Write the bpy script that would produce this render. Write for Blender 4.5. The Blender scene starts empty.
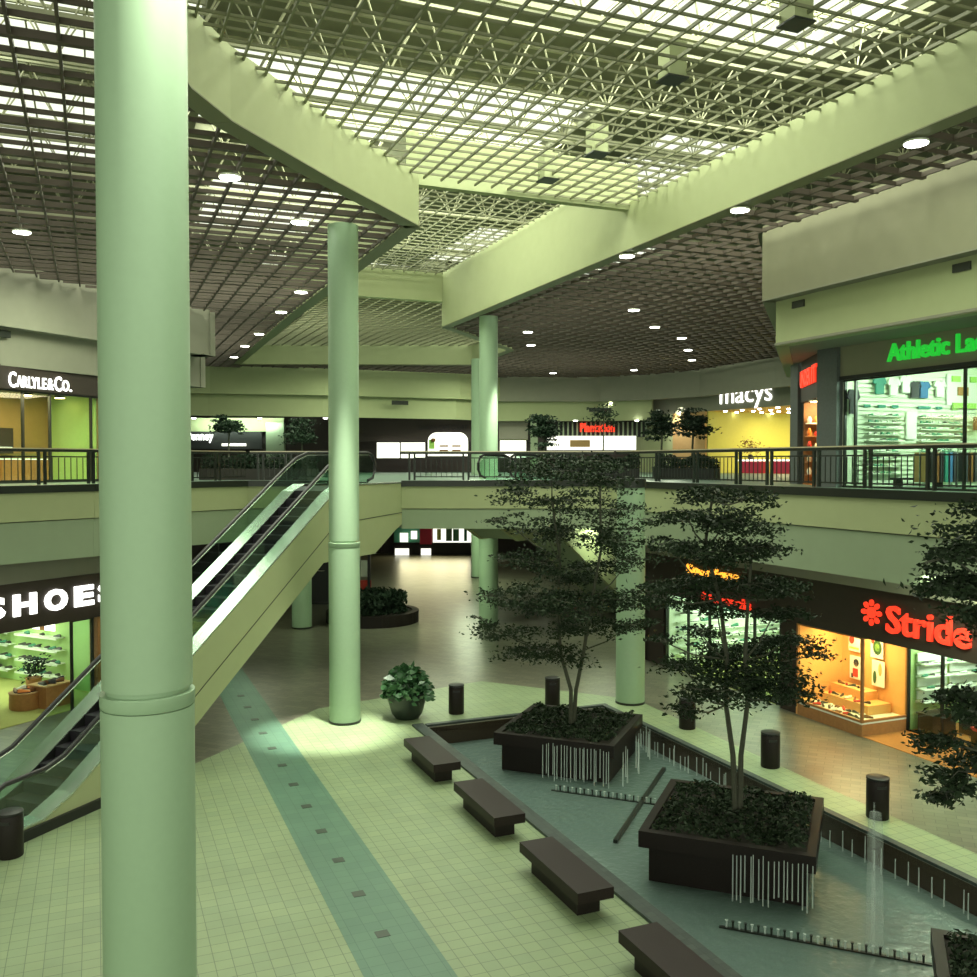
import bpy, math, random
from mathutils import Vector, Matrix
from mathutils.geometry import tessellate_polygon
import numpy as np
random.seed(7)
S = bpy.context.scene
C = S.collection
# ------------------------------------------------------------------ camera, sky, light, exposure
EYE = 6.0; FPX = 940.0; TILT = math.atan(25.5/FPX)
cam = bpy.data.cameras.new('camera'); cam_o = bpy.data.objects.new('camera', cam); C.objects.link(cam_o)
cam.sensor_width = 36; cam.lens = 36*FPX/977; cam.clip_end = 400
cam_o.location = (0, 0, EYE); cam_o.rotation_euler = (math.pi/2-TILT, 0, 0)
S.camera = cam_o
S.view_settings.view_transform = 'Standard'; S.view_settings.look = 'None'
S.view_settings.gamma = 1; S.view_settings.use_curve_mapping = False
S.view_settings.exposure = 0.12
w = bpy.data.worlds.new('sky'); S.world = w; w.use_nodes = True
w.node_tree.nodes['Background'].inputs[0].default_value = (0.95, 1.0, 0.80, 1)
w.node_tree.nodes['Background'].inputs[1].default_value = 1.25
TH = math.radians(22.7); PH = math.radians(22.0)
def U(u, v): return (-u*math.sin(TH)+v*math.cos(TH), u*math.cos(TH)+v*math.sin(TH))
def A(a, b): return (a*math.cos(PH)+b*math.sin(PH), -a*math.sin(PH)+b*math.cos(PH))
def at(px, py, y):
    """point of the photograph at distance y from the viewer"""
    X = (px-488.5)/FPX; Y = (488.5-py)/FPX
    ry = math.cos(TILT)+Y*math.sin(TILT); rz = -math.sin(TILT)+Y*math.cos(TILT)
    return Vector((X*y/ry, y, EYE+rz*y/ry))
def light(kind, name, loc, energy, color=(1,1,1), target=None, **kw):
    l = bpy.data.lights.new(name, kind); l.energy = energy; l.color = color
    for k, v_ in kw.items(): setattr(l, k, v_)
    o = bpy.data.objects.new(name, l); C.objects.link(o); o.location = loc
    if target is not None: o.rotation_euler = (Vector(target)-Vector(loc)).to_track_quat('-Z', 'Y').to_euler()
    return o
GRN = (0.86, 1.0, 0.66); COOL = (0.72, 1.0, 0.80); WARM = (1.0, 0.72, 0.38)
# daylight coming down through the roof lights over the court
def area(name, loc, e, sx, sy, col, target=None):
    return light('AREA', name, loc, e, col, target, shape='RECTANGLE', size=sx, size_y=sy)
for u_, v_, su, sv, e_ in ((16.05, 11.0, 6.8, 12.4, 2600), (26.9, 8.3, 6.4, 10.6, 2300), (39.2, 8.0, 8.8, 7.6, 1500), (23.5, -4.3, 7.4, 6.0, 500), (42.5, 20.7, 8.4, 10.0, 900)):
    x, y = U(u_, v_); o_ = area('skylight_daylight', (x, y, 16.42), e_, sv, su, (0.96, 1.0, 0.80)); o_.rotation_euler[2] = TH
# ------------------------------------------------------------------ materials
def mat(name, col, rough=0.6, metal=0.0, emit=None, estr=1.0, noise=0.0, nscale=8.0, spec=0.5, trans=0.0, alpha=None):
    m = bpy.data.materials.new(name); m.use_nodes = True
    nt = m.node_tree; b = nt.nodes['Principled BSDF']
    b.inputs['Base Color'].default_value = (*col, 1); b.inputs['Roughness'].default_value = rough
    b.inputs['Metallic'].default_value = metal; b.inputs['Specular IOR Level'].default_value = spec
    if emit: b.inputs['Emission Color'].default_value = (*emit, 1); b.inputs['Emission Strength'].default_value = estr
    if trans: b.inputs['Transmission Weight'].default_value = trans
    if alpha is not None: b.inputs['Alpha'].default_value = alpha
    if noise:
        g = nt.nodes.new('ShaderNodeNewGeometry'); n = nt.nodes.new('ShaderNodeTexNoise'); n.inputs['Scale'].default_value = nscale
        n.inputs['Detail'].default_value = 4
        mx = nt.nodes.new('ShaderNodeMix'); mx.data_type = 'RGBA'; mx.blend_type = 'MIX'
        mx.inputs[6].default_value = (*[c*(1-noise) for c in col], 1); mx.inputs[7].default_value = (*[min(1, c*(1+noise)) for c in col], 1)
        nt.links.new(g.outputs['Position'], n.inputs['Vector']); nt.links.new(n.outputs['Fac'], mx.inputs[0])
        nt.links.new(mx.outputs[2], b.inputs['Base Color'])
    return m
def tile_mat(name, c1, c2, grout, size, rot, rough, ratio=1.0, offset=0.0, mortar=0.02, nz=0.25):
    m = mat(name, c1, rough); nt = m.node_tree; b = nt.nodes['Principled BSDF']
    g = nt.nodes.new('ShaderNodeNewGeometry'); mp = nt.nodes.new('ShaderNodeMapping'); mp.inputs['Rotation'].default_value = (0, 0, rot)
    br = nt.nodes.new('ShaderNodeTexBrick'); br.offset = offset; br.squash = 1.0
    br.inputs['Scale'].default_value = 1.0/size; br.inputs['Brick Width'].default_value = ratio; br.inputs['Row Height'].default_value = 1.0
    br.inputs['Mortar Size'].default_value = mortar; br.inputs['Mortar Smooth'].default_value = 0.2
    br.inputs['Color1'].default_value = (*c1, 1); br.inputs['Color2'].default_value = (*c2, 1); br.inputs['Mortar'].default_value = (*grout, 1)
    nt.links.new(g.outputs['Position'], mp.inputs['Vector']); nt.links.new(mp.outputs[0], br.inputs['Vector'])
    n = nt.nodes.new('ShaderNodeTexNoise'); n.inputs['Scale'].default_value = 0.9; n.inputs['Detail'].default_value = 5
    nt.links.new(g.outputs['Position'], n.inputs['Vector'])
    mr = nt.nodes.new('ShaderNodeMapRange'); mr.inputs[3].default_value = 1-nz; mr.inputs[4].default_value = 1+nz*0.6
    nt.links.new(n.outputs['Fac'], mr.inputs[0])
    mx = nt.nodes.new('ShaderNodeMix'); mx.data_type = 'RGBA'; mx.blend_type = 'MULTIPLY'; mx.inputs[0].default_value = 1
    nt.links.new(br.outputs['Color'], mx.inputs[6]); nt.links.new(mr.outputs[0], mx.inputs[7])
    nt.links.new(mx.outputs[2], b.inputs['Base Color'])
    return m
def glass_mat(name, tint, refl=0.08, clear=0.9):
    m = bpy.data.materials.new(name); m.use_nodes = True; nt = m.node_tree; nt.nodes.clear()
    o = nt.nodes.new('ShaderNodeOutputMaterial'); t = nt.nodes.new('ShaderNodeBsdfTransparent'); g = nt.nodes.new('ShaderNodeBsdfGlossy')
    t.inputs[0].default_value = (*[c*clear for c in tint], 1); g.inputs['Roughness'].default_value = 0.05
    x = nt.nodes.new('ShaderNodeMixShader'); x.inputs[0].default_value = refl
    nt.links.new(t.outputs[0], x.inputs[1]); nt.links.new(g.outputs[0], x.inputs[2]); nt.links.new(x.outputs[0], o.inputs[0])
    return m
M = {}
M['wall'] = mat('painted_plaster', (0.36, 0.405, 0.215), 0.75, noise=0.05, nscale=3)
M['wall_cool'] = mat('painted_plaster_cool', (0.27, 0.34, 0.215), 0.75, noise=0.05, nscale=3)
M['wall_tan'] = mat('painted_plaster_tan', (0.235, 0.235, 0.15), 0.8, noise=0.06, nscale=3)
M['wall_grey'] = mat('plaster_grey_and_shade', (0.24, 0.24, 0.18), 0.8, noise=0.06, nscale=3)
M['column'] = mat('column_paint', (0.31, 0.45, 0.285), 0.42, noise=0.04, nscale=14, spec=0.4)
M['tile'] = tile_mat('light_floor_tile', (0.285, 0.365, 0.195), (0.25, 0.33, 0.185), (0.105, 0.15, 0.085), 0.21, -TH, 0.42)
M['stripe'] = tile_mat('green_floor_tile', (0.12, 0.235, 0.155), (0.105, 0.21, 0.145), (0.07, 0.145, 0.10), 0.21, -TH, 0.42)
M['paver'] = tile_mat('brown_floor_paver', (0.19, 0.185, 0.13), (0.13, 0.13, 0.095), (0.06, 0.065, 0.045), 0.17, -TH+0.785, 0.32, ratio=2.0, offset=0.5, mortar=0.03)
M['inlay'] = mat('dark_inlay_tile', (0.05, 0.07, 0.05), 0.4)
M['carpet'] = mat('orange_carpet', (0.42, 0.18, 0.04), 0.95, noise=0.2, nscale=30)
M['carpet_green'] = mat('olive_carpet', (0.40, 0.42, 0.12), 0.95, noise=0.15, nscale=20)
M['carpet_blue'] = mat('dark_walkway_tile', (0.10, 0.16, 0.12), 0.4)
M['granite'] = mat('brown_granite', (0.016, 0.012, 0.010), 0.5, noise=0.5, nscale=60, spec=.25)
M['granite_top'] = mat('brown_granite_bench', (0.020, 0.012, 0.011), 0.5, noise=0.5, nscale=60, spec=.3)
M['coping'] = tile_mat('slate_coping', (0.055, 0.075, 0.065), (0.035, 0.05, 0.045), (0.015, 0.02, 0.02), 0.13, -TH, 0.5)
M['poolwall'] = mat('brown_pool_tile', (0.045, 0.032, 0.018), 0.4, noise=0.3, nscale=30)
M['poolfloor'] = tile_mat('teal_pool_tile', (0.22, 0.36, 0.30), (0.18, 0.31, 0.27), (0.11, 0.20, 0.19), 0.16, -TH, 0.5)
M['bronze'] = mat('dark_bronze', (0.025, 0.03, 0.024), 0.35, 0.3)
M['black'] = mat('black_enamel', (0.012, 0.013, 0.012), 0.45)
M['brown_band'] = mat('dark_brown_panel', (0.035, 0.024, 0.018), 0.55, noise=0.15, nscale=10)
M['highlight_metal'] = mat('brushed_highlight_metal', (0.62, 0.56, 0.40), 0.35, 0.5)
M['steel'] = mat('brushed_steel', (0.62, 0.68, 0.60), 0.25, 0.85)
M['step'] = mat('escalator_step', (0.035, 0.03, 0.04), 0.45, 0.4)
M['rubber'] = mat('black_rubber', (0.02, 0.02, 0.02), 0.4)
M['grid_low'] = mat('grid_brown', (0.085, 0.068, 0.05), 0.6)
M['grid_up'] = mat('grid_green', (0.19, 0.20, 0.11), 0.55)
M['truss'] = mat('white_truss', (0.36, 0.37, 0.24), 0.5)
M['roof'] = mat('roof_underside', (0.17, 0.18, 0.115), 0.8, noise=0.15, nscale=1.5)
M['roof_dark'] = mat('plenum_board', (0.11, 0.11, 0.075), 0.85, noise=0.2, nscale=1.5)
M['lamp'] = mat('lamp_disc', (1, 1, 0.95), 0.5, emit=(1, 1, 0.92), estr=14)
M['tube'] = mat('fluorescent_panel', (1, 1, 0.9), 0.5, emit=(0.80, 1.0, 0.78), estr=11)
M['tube_warm'] = mat('warm_lamp', (1, 0.8, 0.5), 0.5, emit=(1.0, 0.66, 0.28), estr=16)
M['white'] = mat('white_laminate', (0.72, 0.78, 0.62), 0.5)
M['board_lit'] = mat('lit_display_panel', (0.9, 0.9, 0.8), 0.5, emit=(1.0, 1.0, 0.86), estr=1.3)
M['wood'] = mat('warm_wood', (0.36, 0.17, 0.06), 0.5, noise=0.25, nscale=12)
M['orange_wall'] = mat('orange_slatwall', (0.80, 0.42, 0.14), 0.6, noise=0.05)
M['yellow_wall'] = mat('yellow_wall', (0.50, 0.50, 0.13), 0.7, noise=0.06)
M['green_wall'] = mat('lime_wall', (0.42, 0.62, 0.22), 0.7, noise=0.06)
M['tan_wall'] = mat('tan_curtain', (0.48, 0.30, 0.12), 0.8, noise=0.1)
M['sign_white'] = mat('sign_white_lit', (1, 1, 1), 0.5, emit=(1, 1, 0.95), estr=2.2)
M['sign_red'] = mat('sign_red_lit', (0.8, 0.05, 0.03), 0.5, emit=(1.0, 0.045, 0.015), estr=1.0)
M['sign_orange'] = mat('sign_orange_lit', (0.9, 0.4, 0.05), 0.5, emit=(1.0, 0.42, 0.04), estr=1.6)
M['sign_green'] = mat('sign_green_lit', (0.02, 0.5, 0.05), 0.5, emit=(0.02, 0.55, 0.04), estr=0.7)
M['sign_dark'] = mat('sign_dark', (0.012, 0.01, 0.01), 0.5)
M['glass'] = glass_mat('shop_glass', (0.92, 1.0, 0.94), 0.05, 0.97)
M['esc_glass'] = glass_mat('balustrade_glass', (0.80, 0.95, 0.86), 0.10, 0.92)
M['roof_glass'] = glass_mat('roof_glass', (1, 1, 1), 0.03, 0.98)
M['leaf'] = mat('ficus_leaf', (0.020, 0.036, 0.016), 0.55, noise=0.4, nscale=3, spec=0.2)
M['leaf2'] = mat('dark_leaf', (0.016, 0.032, 0.017), 0.55, noise=0.4, nscale=3, spec=0.2)
M['leaf_broad'] = mat('glossy_leaf', (0.05, 0.13, 0.05), 0.28, noise=0.35, nscale=10)
M['bark'] = mat('grey_bark', (0.07, 0.075, 0.05), 0.8, noise=0.3, nscale=20)
M['soil'] = mat('dark_soil', (0.02, 0.018, 0.012), 0.9, noise=0.4, nscale=20)
M['pot'] = mat('dark_glazed_pot', (0.02, 0.03, 0.022), 0.3)
M['red'] = mat('red_paint', (0.65, 0.05, 0.03), 0.5)
M['pink'] = mat('crimson_cloth', (0.55, 0.03, 0.08), 0.7)
M['orange'] = mat('orange_paint', (0.85, 0.25, 0.04), 0.5)
M['blue'] = mat('blue_cloth', (0.04, 0.14, 0.32), 0.7)
M['navy'] = mat('charcoal_cloth', (0.04, 0.04, 0.05), 0.7)
M['cloth'] = mat('white_cloth', (0.75, 0.78, 0.70), 0.8)
M['lime'] = mat('lime_card', (0.35, 0.62, 0.12), 0.7)
M['shoe_dark'] = mat('dark_leather', (0.045, 0.045, 0.03), 0.4)
M['shoe_white'] = mat('white_leather', (0.75, 0.78, 0.68), 0.45)
M['shoe_brown'] = mat('brown_leather', (0.22, 0.09, 0.03), 0.45)
M['shoe_green'] = mat('green_canvas', (0.06, 0.25, 0.14), 0.6)
M['teal'] = mat('teal_card', (0.03, 0.22, 0.17), 0.6)
M['grey_post'] = mat('slate_pier', (0.10, 0.115, 0.11), 0.6, noise=0.2, nscale=20)
def water_mat():
    m = bpy.data.materials.new('pool_water'); m.use_nodes = True; nt = m.node_tree; nt.nodes.clear()
    o = nt.nodes.new('ShaderNodeOutputMaterial'); t = nt.nodes.new('ShaderNodeBsdfTransparent'); g = nt.nodes.new('ShaderNodeBsdfGlossy')
    t.inputs[0].default_value = (0.62, 0.80, 0.80, 1); g.inputs['Roughness'].default_value = 0.3
    n = nt.nodes.new('ShaderNodeTexNoise'); n.inputs['Scale'].default_value = 7; n.inputs['Detail'].default_value = 5
    bm = nt.nodes.new('ShaderNodeBump'); bm.inputs['Strength'].default_value = 0.5; bm.inputs['Distance'].default_value = 0.05
    geo = nt.nodes.new('ShaderNodeNewGeometry'); nt.links.new(geo.outputs['Position'], n.inputs['Vector'])
    nt.links.new(n.outputs['Fac'], bm.inputs['Height']); nt.links.new(bm.outputs[0], g.inputs['Normal'])
    lw = nt.nodes.new('ShaderNodeFresnel'); lw.inputs['IOR'].default_value = 1.5; nt.links.new(bm.outputs[0], lw.inputs['Normal'])
    mx = nt.nodes.new('ShaderNodeMath'); mx.operation = 'MULTIPLY_ADD'; mx.inputs[1].default_value = 0.8; mx.inputs[2].default_value = 0.05
    nt.links.new(lw.outputs[0], mx.inputs[0])
    x = nt.nodes.new('ShaderNodeMixShader'); nt.links.new(mx.outputs[0], x.inputs[0])
    df = nt.nodes.new('ShaderNodeBsdfDiffuse'); df.inputs[0].default_value = (0.17, 0.265, 0.225, 1); y_ = nt.nodes.new('ShaderNodeMixShader'); y_.inputs[0].default_value = .5
    nt.links.new(t.outputs[0], y_.inputs[1]); nt.links.new(df.outputs[0], y_.inputs[2]); nt.links.new(y_.outputs[0], x.inputs[1]); nt.links.new(g.outputs[0], x.inputs[2]); nt.links.new(x.outputs[0], o.inputs[0])
    return m
M['water'] = water_mat()
def stream_mat(name, a, col=(0.75, 0.85, 0.80)):
    m = bpy.data.materials.new(name); m.use_nodes = True; nt = m.node_tree; nt.nodes.clear()
    o = nt.nodes.new('ShaderNodeOutputMaterial'); t = nt.nodes.new('ShaderNodeBsdfTransparent')
    d = nt.nodes.new('ShaderNodeBsdfDiffuse'); d.inputs[0].default_value = (*col, 1)
    x = nt.nodes.new('ShaderNodeMixShader'); x.inputs[0].default_value = a
    nt.links.new(t.outputs[0], x.inputs[1]); nt.links.new(d.outputs[0], x.inputs[2]); nt.links.new(x.outputs[0], o.inputs[0])
    return m
M['stream'] = stream_mat('falling_water', 0.45); M['spray'] = stream_mat('water_spray', 0.14)
# ------------------------------------------------------------------ helpers
def tag(o, label=None, cat=None, group=None, kind=None):
    if label: o['label'] = label
    if cat: o['category'] = cat
    if group: o['group'] = group
    if kind: o['kind'] = kind
    return o
def wloc(o):
    v_ = Vector((0, 0, 0))
    while o is not None: v_ += o.location; o = o.parent
    return v_
def empty(name, loc, label, cat, group=None, rz=0.0):
    o = bpy.data.objects.new(name, None); C.objects.link(o); o.location = loc; o.rotation_euler[2] = rz; o.empty_display_size = 0.2
    return tag(o, label, cat, group)
class MB:
    def __init__(s): s.v = []; s.f = []
    def add(s, vs, fs):
        n = len(s.v); s.v += [tuple(p) for p in vs]; s.f += [tuple(i+n for i in f) for f in fs]; return s
    def box(s, x, y, z, sx, sy, sz, rot=0.0):
        c, t = math.cos(rot), math.sin(rot); vs = []
        for k in (-.5, .5):
            for j, i in ((-.5, -.5), (-.5, .5), (.5, .5), (.5, -.5)):
                a, b = i*sx, j*sy; vs.append((x+a*c-b*t, y+a*t+b*c, z+k*sz))
        return s.add(vs, [(3, 2, 1, 0), (4, 5, 6, 7), (0, 1, 5, 4), (1, 2, 6, 5), (2, 3, 7, 6), (3, 0, 4, 7)])
    def wall(s, p, q, z0, z1, t=0.15, off=0.0):
        """upright slab along p-q; off shifts it to its left side"""
        d = Vector((q[0]-p[0], q[1]-p[1])); L = d.length
        if L < 1e-6: return s
        d /= L; n = Vector((-d.y, d.x)); c = (Vector(p[:2])+Vector(q[:2]))/2+n*off
        return s.box(c.x, c.y, (z0+z1)/2, L, t, z1-z0, math.atan2(d.y, d.x))
    def prism(s, poly, z0, z1, holes=()):
        loops = [[Vector((p[0], p[1], 0)) for p in poly]]+[[Vector((p[0], p[1], 0)) for p in h] for h in holes]
        flat = [p for l in loops for p in l]; n = len(flat); tris = tessellate_polygon(loops)
        vs = [(p.x, p.y, z0) for p in flat]+[(p.x, p.y, z1) for p in flat]; fs = []
        for a, b, c in tris:
            ar = (flat[b]-flat[a]).cross(flat[c]-flat[a]).z
            if abs(ar) < 1e-9: continue
            if ar < 0: b, c = c, b
            fs.append((a+n, b+n, c+n)); fs.append((c, b, a))
        k = 0
        for l in loops:
            m_ = len(l)
            for i in range(m_):
                a, b = k+i, k+(i+1) % m_; fs.append((a, b, b+n, a+n))
            k += m_
        return s.add(vs, fs)
    def profile(s, prof, a0, a1, fr=None):
        """(b, z) outline extruded across from a0 to a1 in the frame fr(a, b)"""
        fr = fr or A; n = len(prof)
        vs = [(*fr(a0, b), z) for b, z in prof]+[(*fr(a1, b), z) for b, z in prof]
        tr = tessellate_polygon([[Vector((b, z, 0)) for b, z in prof]]); fs = []
        for a, b, c in tr: fs += [(a, b, c), (c+n, b+n, a+n)]
        for i in range(n): j = (i+1) % n; fs.append((i, i+n, j+n, j))
        return s.add(vs, fs)
    def beam(s, p, q, w_, h_=None):
        p, q = Vector(p), Vector(q); d = q-p
        if d.length < 1e-6: return s
        h_ = h_ or w_; d.normalize(); up = Vector((0, 0, 1)) if abs(d.z) < .95 else Vector((1, 0, 0))
        r = d.cross(up).normalized(); u_ = r.cross(d)
        vs = [p+r*w_/2*i+u_*h_/2*j for i, j in ((-1, -1), (1, -1), (1, 1), (-1, 1))]+[q+r*w_/2*i+u_*h_/2*j for i, j in ((-1, -1), (1, -1), (1, 1), (-1, 1))]
        return s.add(vs, [(3, 2, 1, 0), (4, 5, 6, 7), (0, 1, 5, 4), (1, 2, 6, 5), (2, 3, 7, 6), (3, 0, 4, 7)])
    def tube(s, pts, r, n=8, r2=None):
        pts = [Vector(p) for p in pts]; m_ = len(pts); rings = []
        for i, p in enumerate(pts):
            d = (pts[min(i+1, m_-1)]-pts[max(i-1, 0)]).normalized(); up = Vector((0, 0, 1)) if abs(d.z) < .9 else Vector((1, 0, 0))
            a = d.cross(up).normalized(); b = a.cross(d)
            rr = r if r2 is None else r+(r2-r)*i/(m_-1)
            rings.append([p+(a*math.cos(2*math.pi*k/n)+b*math.sin(2*math.pi*k/n))*rr for k in range(n)])
        fs = []
        for i in range(m_-1):
            for k in range(n): l = (k+1) % n; fs.append((i*n+k, (i+1)*n+k, (i+1)*n+l, i*n+l))
        fs.append(tuple(range(n))); fs.append(tuple((m_-1)*n+k for k in reversed(range(n))))
        return s.add([p for r_ in rings for p in r_], fs)
    def lathe(s, prof, x, y, n=32):
        """closed at both ends; prof = (radius, z) from the bottom up"""
        vs = [(x+r*math.cos(2*math.pi*k/n), y+r*math.sin(2*math.pi*k/n), z) for r, z in prof for k in range(n)]; fs = []
        for i in range(len(prof)-1):
            for k in range(n): l = (k+1) % n; fs.append((i*n+k, i*n+l, (i+1)*n+l, (i+1)*n+k))
        fs.append(tuple(reversed(range(n)))); fs.append(tuple((len(prof)-1)*n+k for k in range(n)))
        return s.add(vs, fs)
    def build(s, name, m, parent=None, smooth=False, label=None, cat=None, group=None, kind=None):
        o_ = wloc(parent) if parent is not None else Vector((0, 0, 0))
        if parent is None and kind is None and s.v:      # origin at the base of the thing
            xs = [p[0] for p in s.v]; ys = [p[1] for p in s.v]
            o_ = Vector(((min(xs)+max(xs))/2, (min(ys)+max(ys))/2, min(p[2] for p in s.v)))
        me = bpy.data.meshes.new(name)
        me.from_pydata([(p[0]-o_.x, p[1]-o_.y, p[2]-o_.z) for p in s.v], [], s.f); me.update()
        me.materials.append(M[m] if isinstance(m, str) else m)
        if smooth:
            me.polygons.foreach_set('use_smooth', [True]*len(me.polygons))
            me.set_sharp_from_angle(angle=math.radians(40))
        o = bpy.data.objects.new(name, me); C.objects.link(o)
        if parent is not None: o.parent = parent
        elif kind is None: o.location = o_
        return tag(o, label, cat, group, kind)
def struct(name, mb, m, **kw): return mb.build(name, m, kind='structure', **kw)
def copy_tree(o, loc=None, rz=None, label=None, group=None, parent=None):
    c = o.copy(); C.objects.link(c)
    if parent is not None: c.parent = parent
    if loc is not None: c.location = loc
    if rz is not None: c.rotation_euler[2] = rz
    if label: c['label'] = label
    if group: c['group'] = group
    for ch in [k for k in KIDS.get(o.name, [])]: copy_tree(ch, parent=c)
    return c
KIDS = {}
def index_kids(root):
    """remember the children of a finished thing so that copies can follow them"""
    ks = list(root.children); KIDS[root.name] = ks
    for k in ks: index_kids(k)
def text(name, body, size, p, right, m, thick=0.03, bold=0.0, sx=1.0, up=(0, 0, 1), spacing=1.0, shear=0.0, align='LEFT', label=None, cat='sign', group=None, fit=None, lower=False):
    cu = bpy.data.curves.new(name+'_curve', 'FONT'); cu.body = body; cu.size = size; cu.extrude = thick/2; cu.offset = bold; cu.space_character = spacing
    cu.shear = shear; cu.align_x = align; cu.resolution_u = 3
    t = bpy.data.objects.new(name+'_curve', cu); C.objects.link(t); bpy.context.view_layer.update()
    me = bpy.data.meshes.new_from_object(t.evaluated_get(bpy.context.evaluated_depsgraph_get()))
    bpy.data.objects.remove(t); bpy.data.curves.remove(cu)
    xs = [v_.co.x for v_ in me.vertices]; x0, x1 = min(xs), max(xs)
    if fit: sx = fit/(x1-x0)
    r = Vector((right[0], right[1], 0)).normalized(); u_ = Vector(up); n = r.cross(u_)
    for v_ in me.vertices:
        c = v_.co; q = r*((c.x-(x0 if fit else 0))*sx)+u_*c.y+n*c.z; v_.co = q
    me.name = name; me.materials.clear(); me.materials.append(M[m])
    o = bpy.data.objects.new(name, me); C.objects.link(o); o.location = p
    return tag(o, label, cat, group)
def ring(cx, cy, r, n=24, a0=0.0): return [(cx+r*math.cos(a0+2*math.pi*k/n), cy+r*math.sin(a0+2*math.pi*k/n)) for k in range(n)]
ORD = ['top', 'second', 'third', 'fourth', 'fifth', 'sixth', 'seventh', 'eighth', 'ninth', 'tenth']
# ------------------------------------------------------------------ plan of the hall
WELL_NEAR = [U(-3, 12.2), U(20.9, 12.55), U(20.6, 6.89), U(17.91, 4.26), U(16.35, 2.84), U(15.46, 2.04), U(14.34, 1.32), U(13, .75), U(11, .25), U(8, -.1), U(-3, -.3)]
WELL = [U(-3, 12.2), U(35.45, 12.81), U(41.4, 18.3), U(48.24, 19.2), U(52.9, 7.38), U(20.6, 6.89), U(17.91, 4.26), U(16.35, 2.84), U(15.46, 2.04), U(14.34, 1.32), U(13, .75), U(11, .25), U(8, -.1), U(-3, -.3)]
HALL = [U(-3, 14.9), U(18.5, 14.9), (9.6, 31), (18.5, 42.5), (14.89, 49.03), (12.46, 55.57), (9.83, 58.48), (7.11, 60.1), (.73, 60.1), (-1.75, 57.8), (-9.48, 54.7), (-15.75, 53.3), (-24, 50), (-20, 37.5), (-10, 34.53), (-12.41, 29.96), (-13.83, 26.8), (-16.2, 20), (-18, 10), (-18.5, 0)]
ZL, ZU, ZF, ZE = 11.42, 12.5, 13.46, 12.43
def inside(p, poly):
    c = False; n = len(poly)
    for i in range(n):
        x1, y1 = poly[i]; x2, y2 = poly[(i+1) % n]
        if (y1 > p[1]) != (y2 > p[1]) and p[0] < (x2-x1)*(p[1]-y1)/(y2-y1)+x1: c = not c
    return c
def clip(p, q, inc, exc=()):
    """pieces of p-q inside polygon inc and outside the polygons exc"""
    ts = [0.0, 1.0]; dx, dy = q[0]-p[0], q[1]-p[1]
    for poly in [inc]+list(exc):
        for i in range(len(poly)):
            a, b = poly[i], poly[(i+1) % len(poly)]; ex, ey = b[0]-a[0], b[1]-a[1]; det = dx*-ey+dy*ex
            if abs(det) < 1e-12: continue
            t = ((a[0]-p[0])*-ey+(a[1]-p[1])*ex)/det; k = (dx*(a[1]-p[1])-dy*(a[0]-p[0]))/det
            if 0 <= k <= 1 and 0 < t < 1: ts.append(t)
    ts.sort(); out = []
    for a, b in zip(ts, ts[1:]):
        if b-a < 1e-5: continue
        m_ = ((p[0]+dx*(a+b)/2), (p[1]+dy*(a+b)/2))
        if inside(m_, inc) and not any(inside(m_, e) for e in exc):
            out.append(((p[0]+dx*a, p[1]+dy*a), (p[0]+dx*b, p[1]+dy*b)))
    return out
def shrink(a, b, t):
    d = Vector((b[0]-a[0], b[1]-a[1])); L = d.length
    if L <= 2.2*t: return a, a
    d *= t/L; return (a[0]+d.x, a[1]+d.y), (b[0]-d.x, b[1]-d.y)
def eggcrate(name, m, inc, exc, zbot, depth, pitch, th, ur, vr, heavy=0, hd=0.3, hw=0.1, v0=0.0, trim=0.0):
    mb = MB(); k = 0
    v_ = v0
    while v_ < vr[1]:
        if v_ >= vr[0]:
            for a, b in clip(U(ur[0], v_), U(ur[1], v_), inc, exc): mb.wall(*shrink(a, b, trim), zbot, zbot+depth, th)
        v_ += pitch
    u_ = ur[0]; k = 0
    while u_ < ur[1]:
        hv = heavy and k % heavy == 0
        for a, b in clip(U(u_, vr[0]), U(u_, vr[1]), inc, exc):
            mb.wall(*shrink(a, b, trim), zbot-(0.012 if hv else -0.012), zbot+(hd if hv else depth), hw if hv else th)
        u_ += pitch; k += 1
    return struct(name, mb, m)
# ------------------------------------------------------------------ floors
POOL = [U(2, 6.86), U(20.05, 6.86), U(20.05, 11.45), U(2, 11.45)]
struct('floor', MB().prism([(-30, -3), (16, -3), (24, 20), (24, 66), (-30, 66)], -.12, 0, [POOL]), 'paver')
light_zone = [U(-3, -9), A(-22, 9.6), A(-12.4, 9.6), A(-12.4, 19.6), (-.2, 25.7), U(20.4, 12.6), U(13.7, 12.42), U(-3, 12.42)]
struct('floor_court_tiles', MB().prism(light_zone, 0, .004, [[U(2.2, 6.6), U(20.3, 6.6), U(20.3, 11.6), U(2.2, 11.6)]]), 'tile')
struct('floor_stripe', MB().prism([U(1, 2.78), U(33, 2.95), U(33, 3.9), U(1, 3.82)], .002, .007), 'stripe')
for i in range(17):
    u_ = 5.4+1.203*i; x, y = U(u_, 3.27+.008*i)
    MB().box(x, y, .009, .17, .17, .006, TH+.0).build('floor_inlay', 'inlay', label='small dark square tile set in the green floor stripe', cat='floor tile', group='dark inlay tiles along the green floor stripe')
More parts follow.
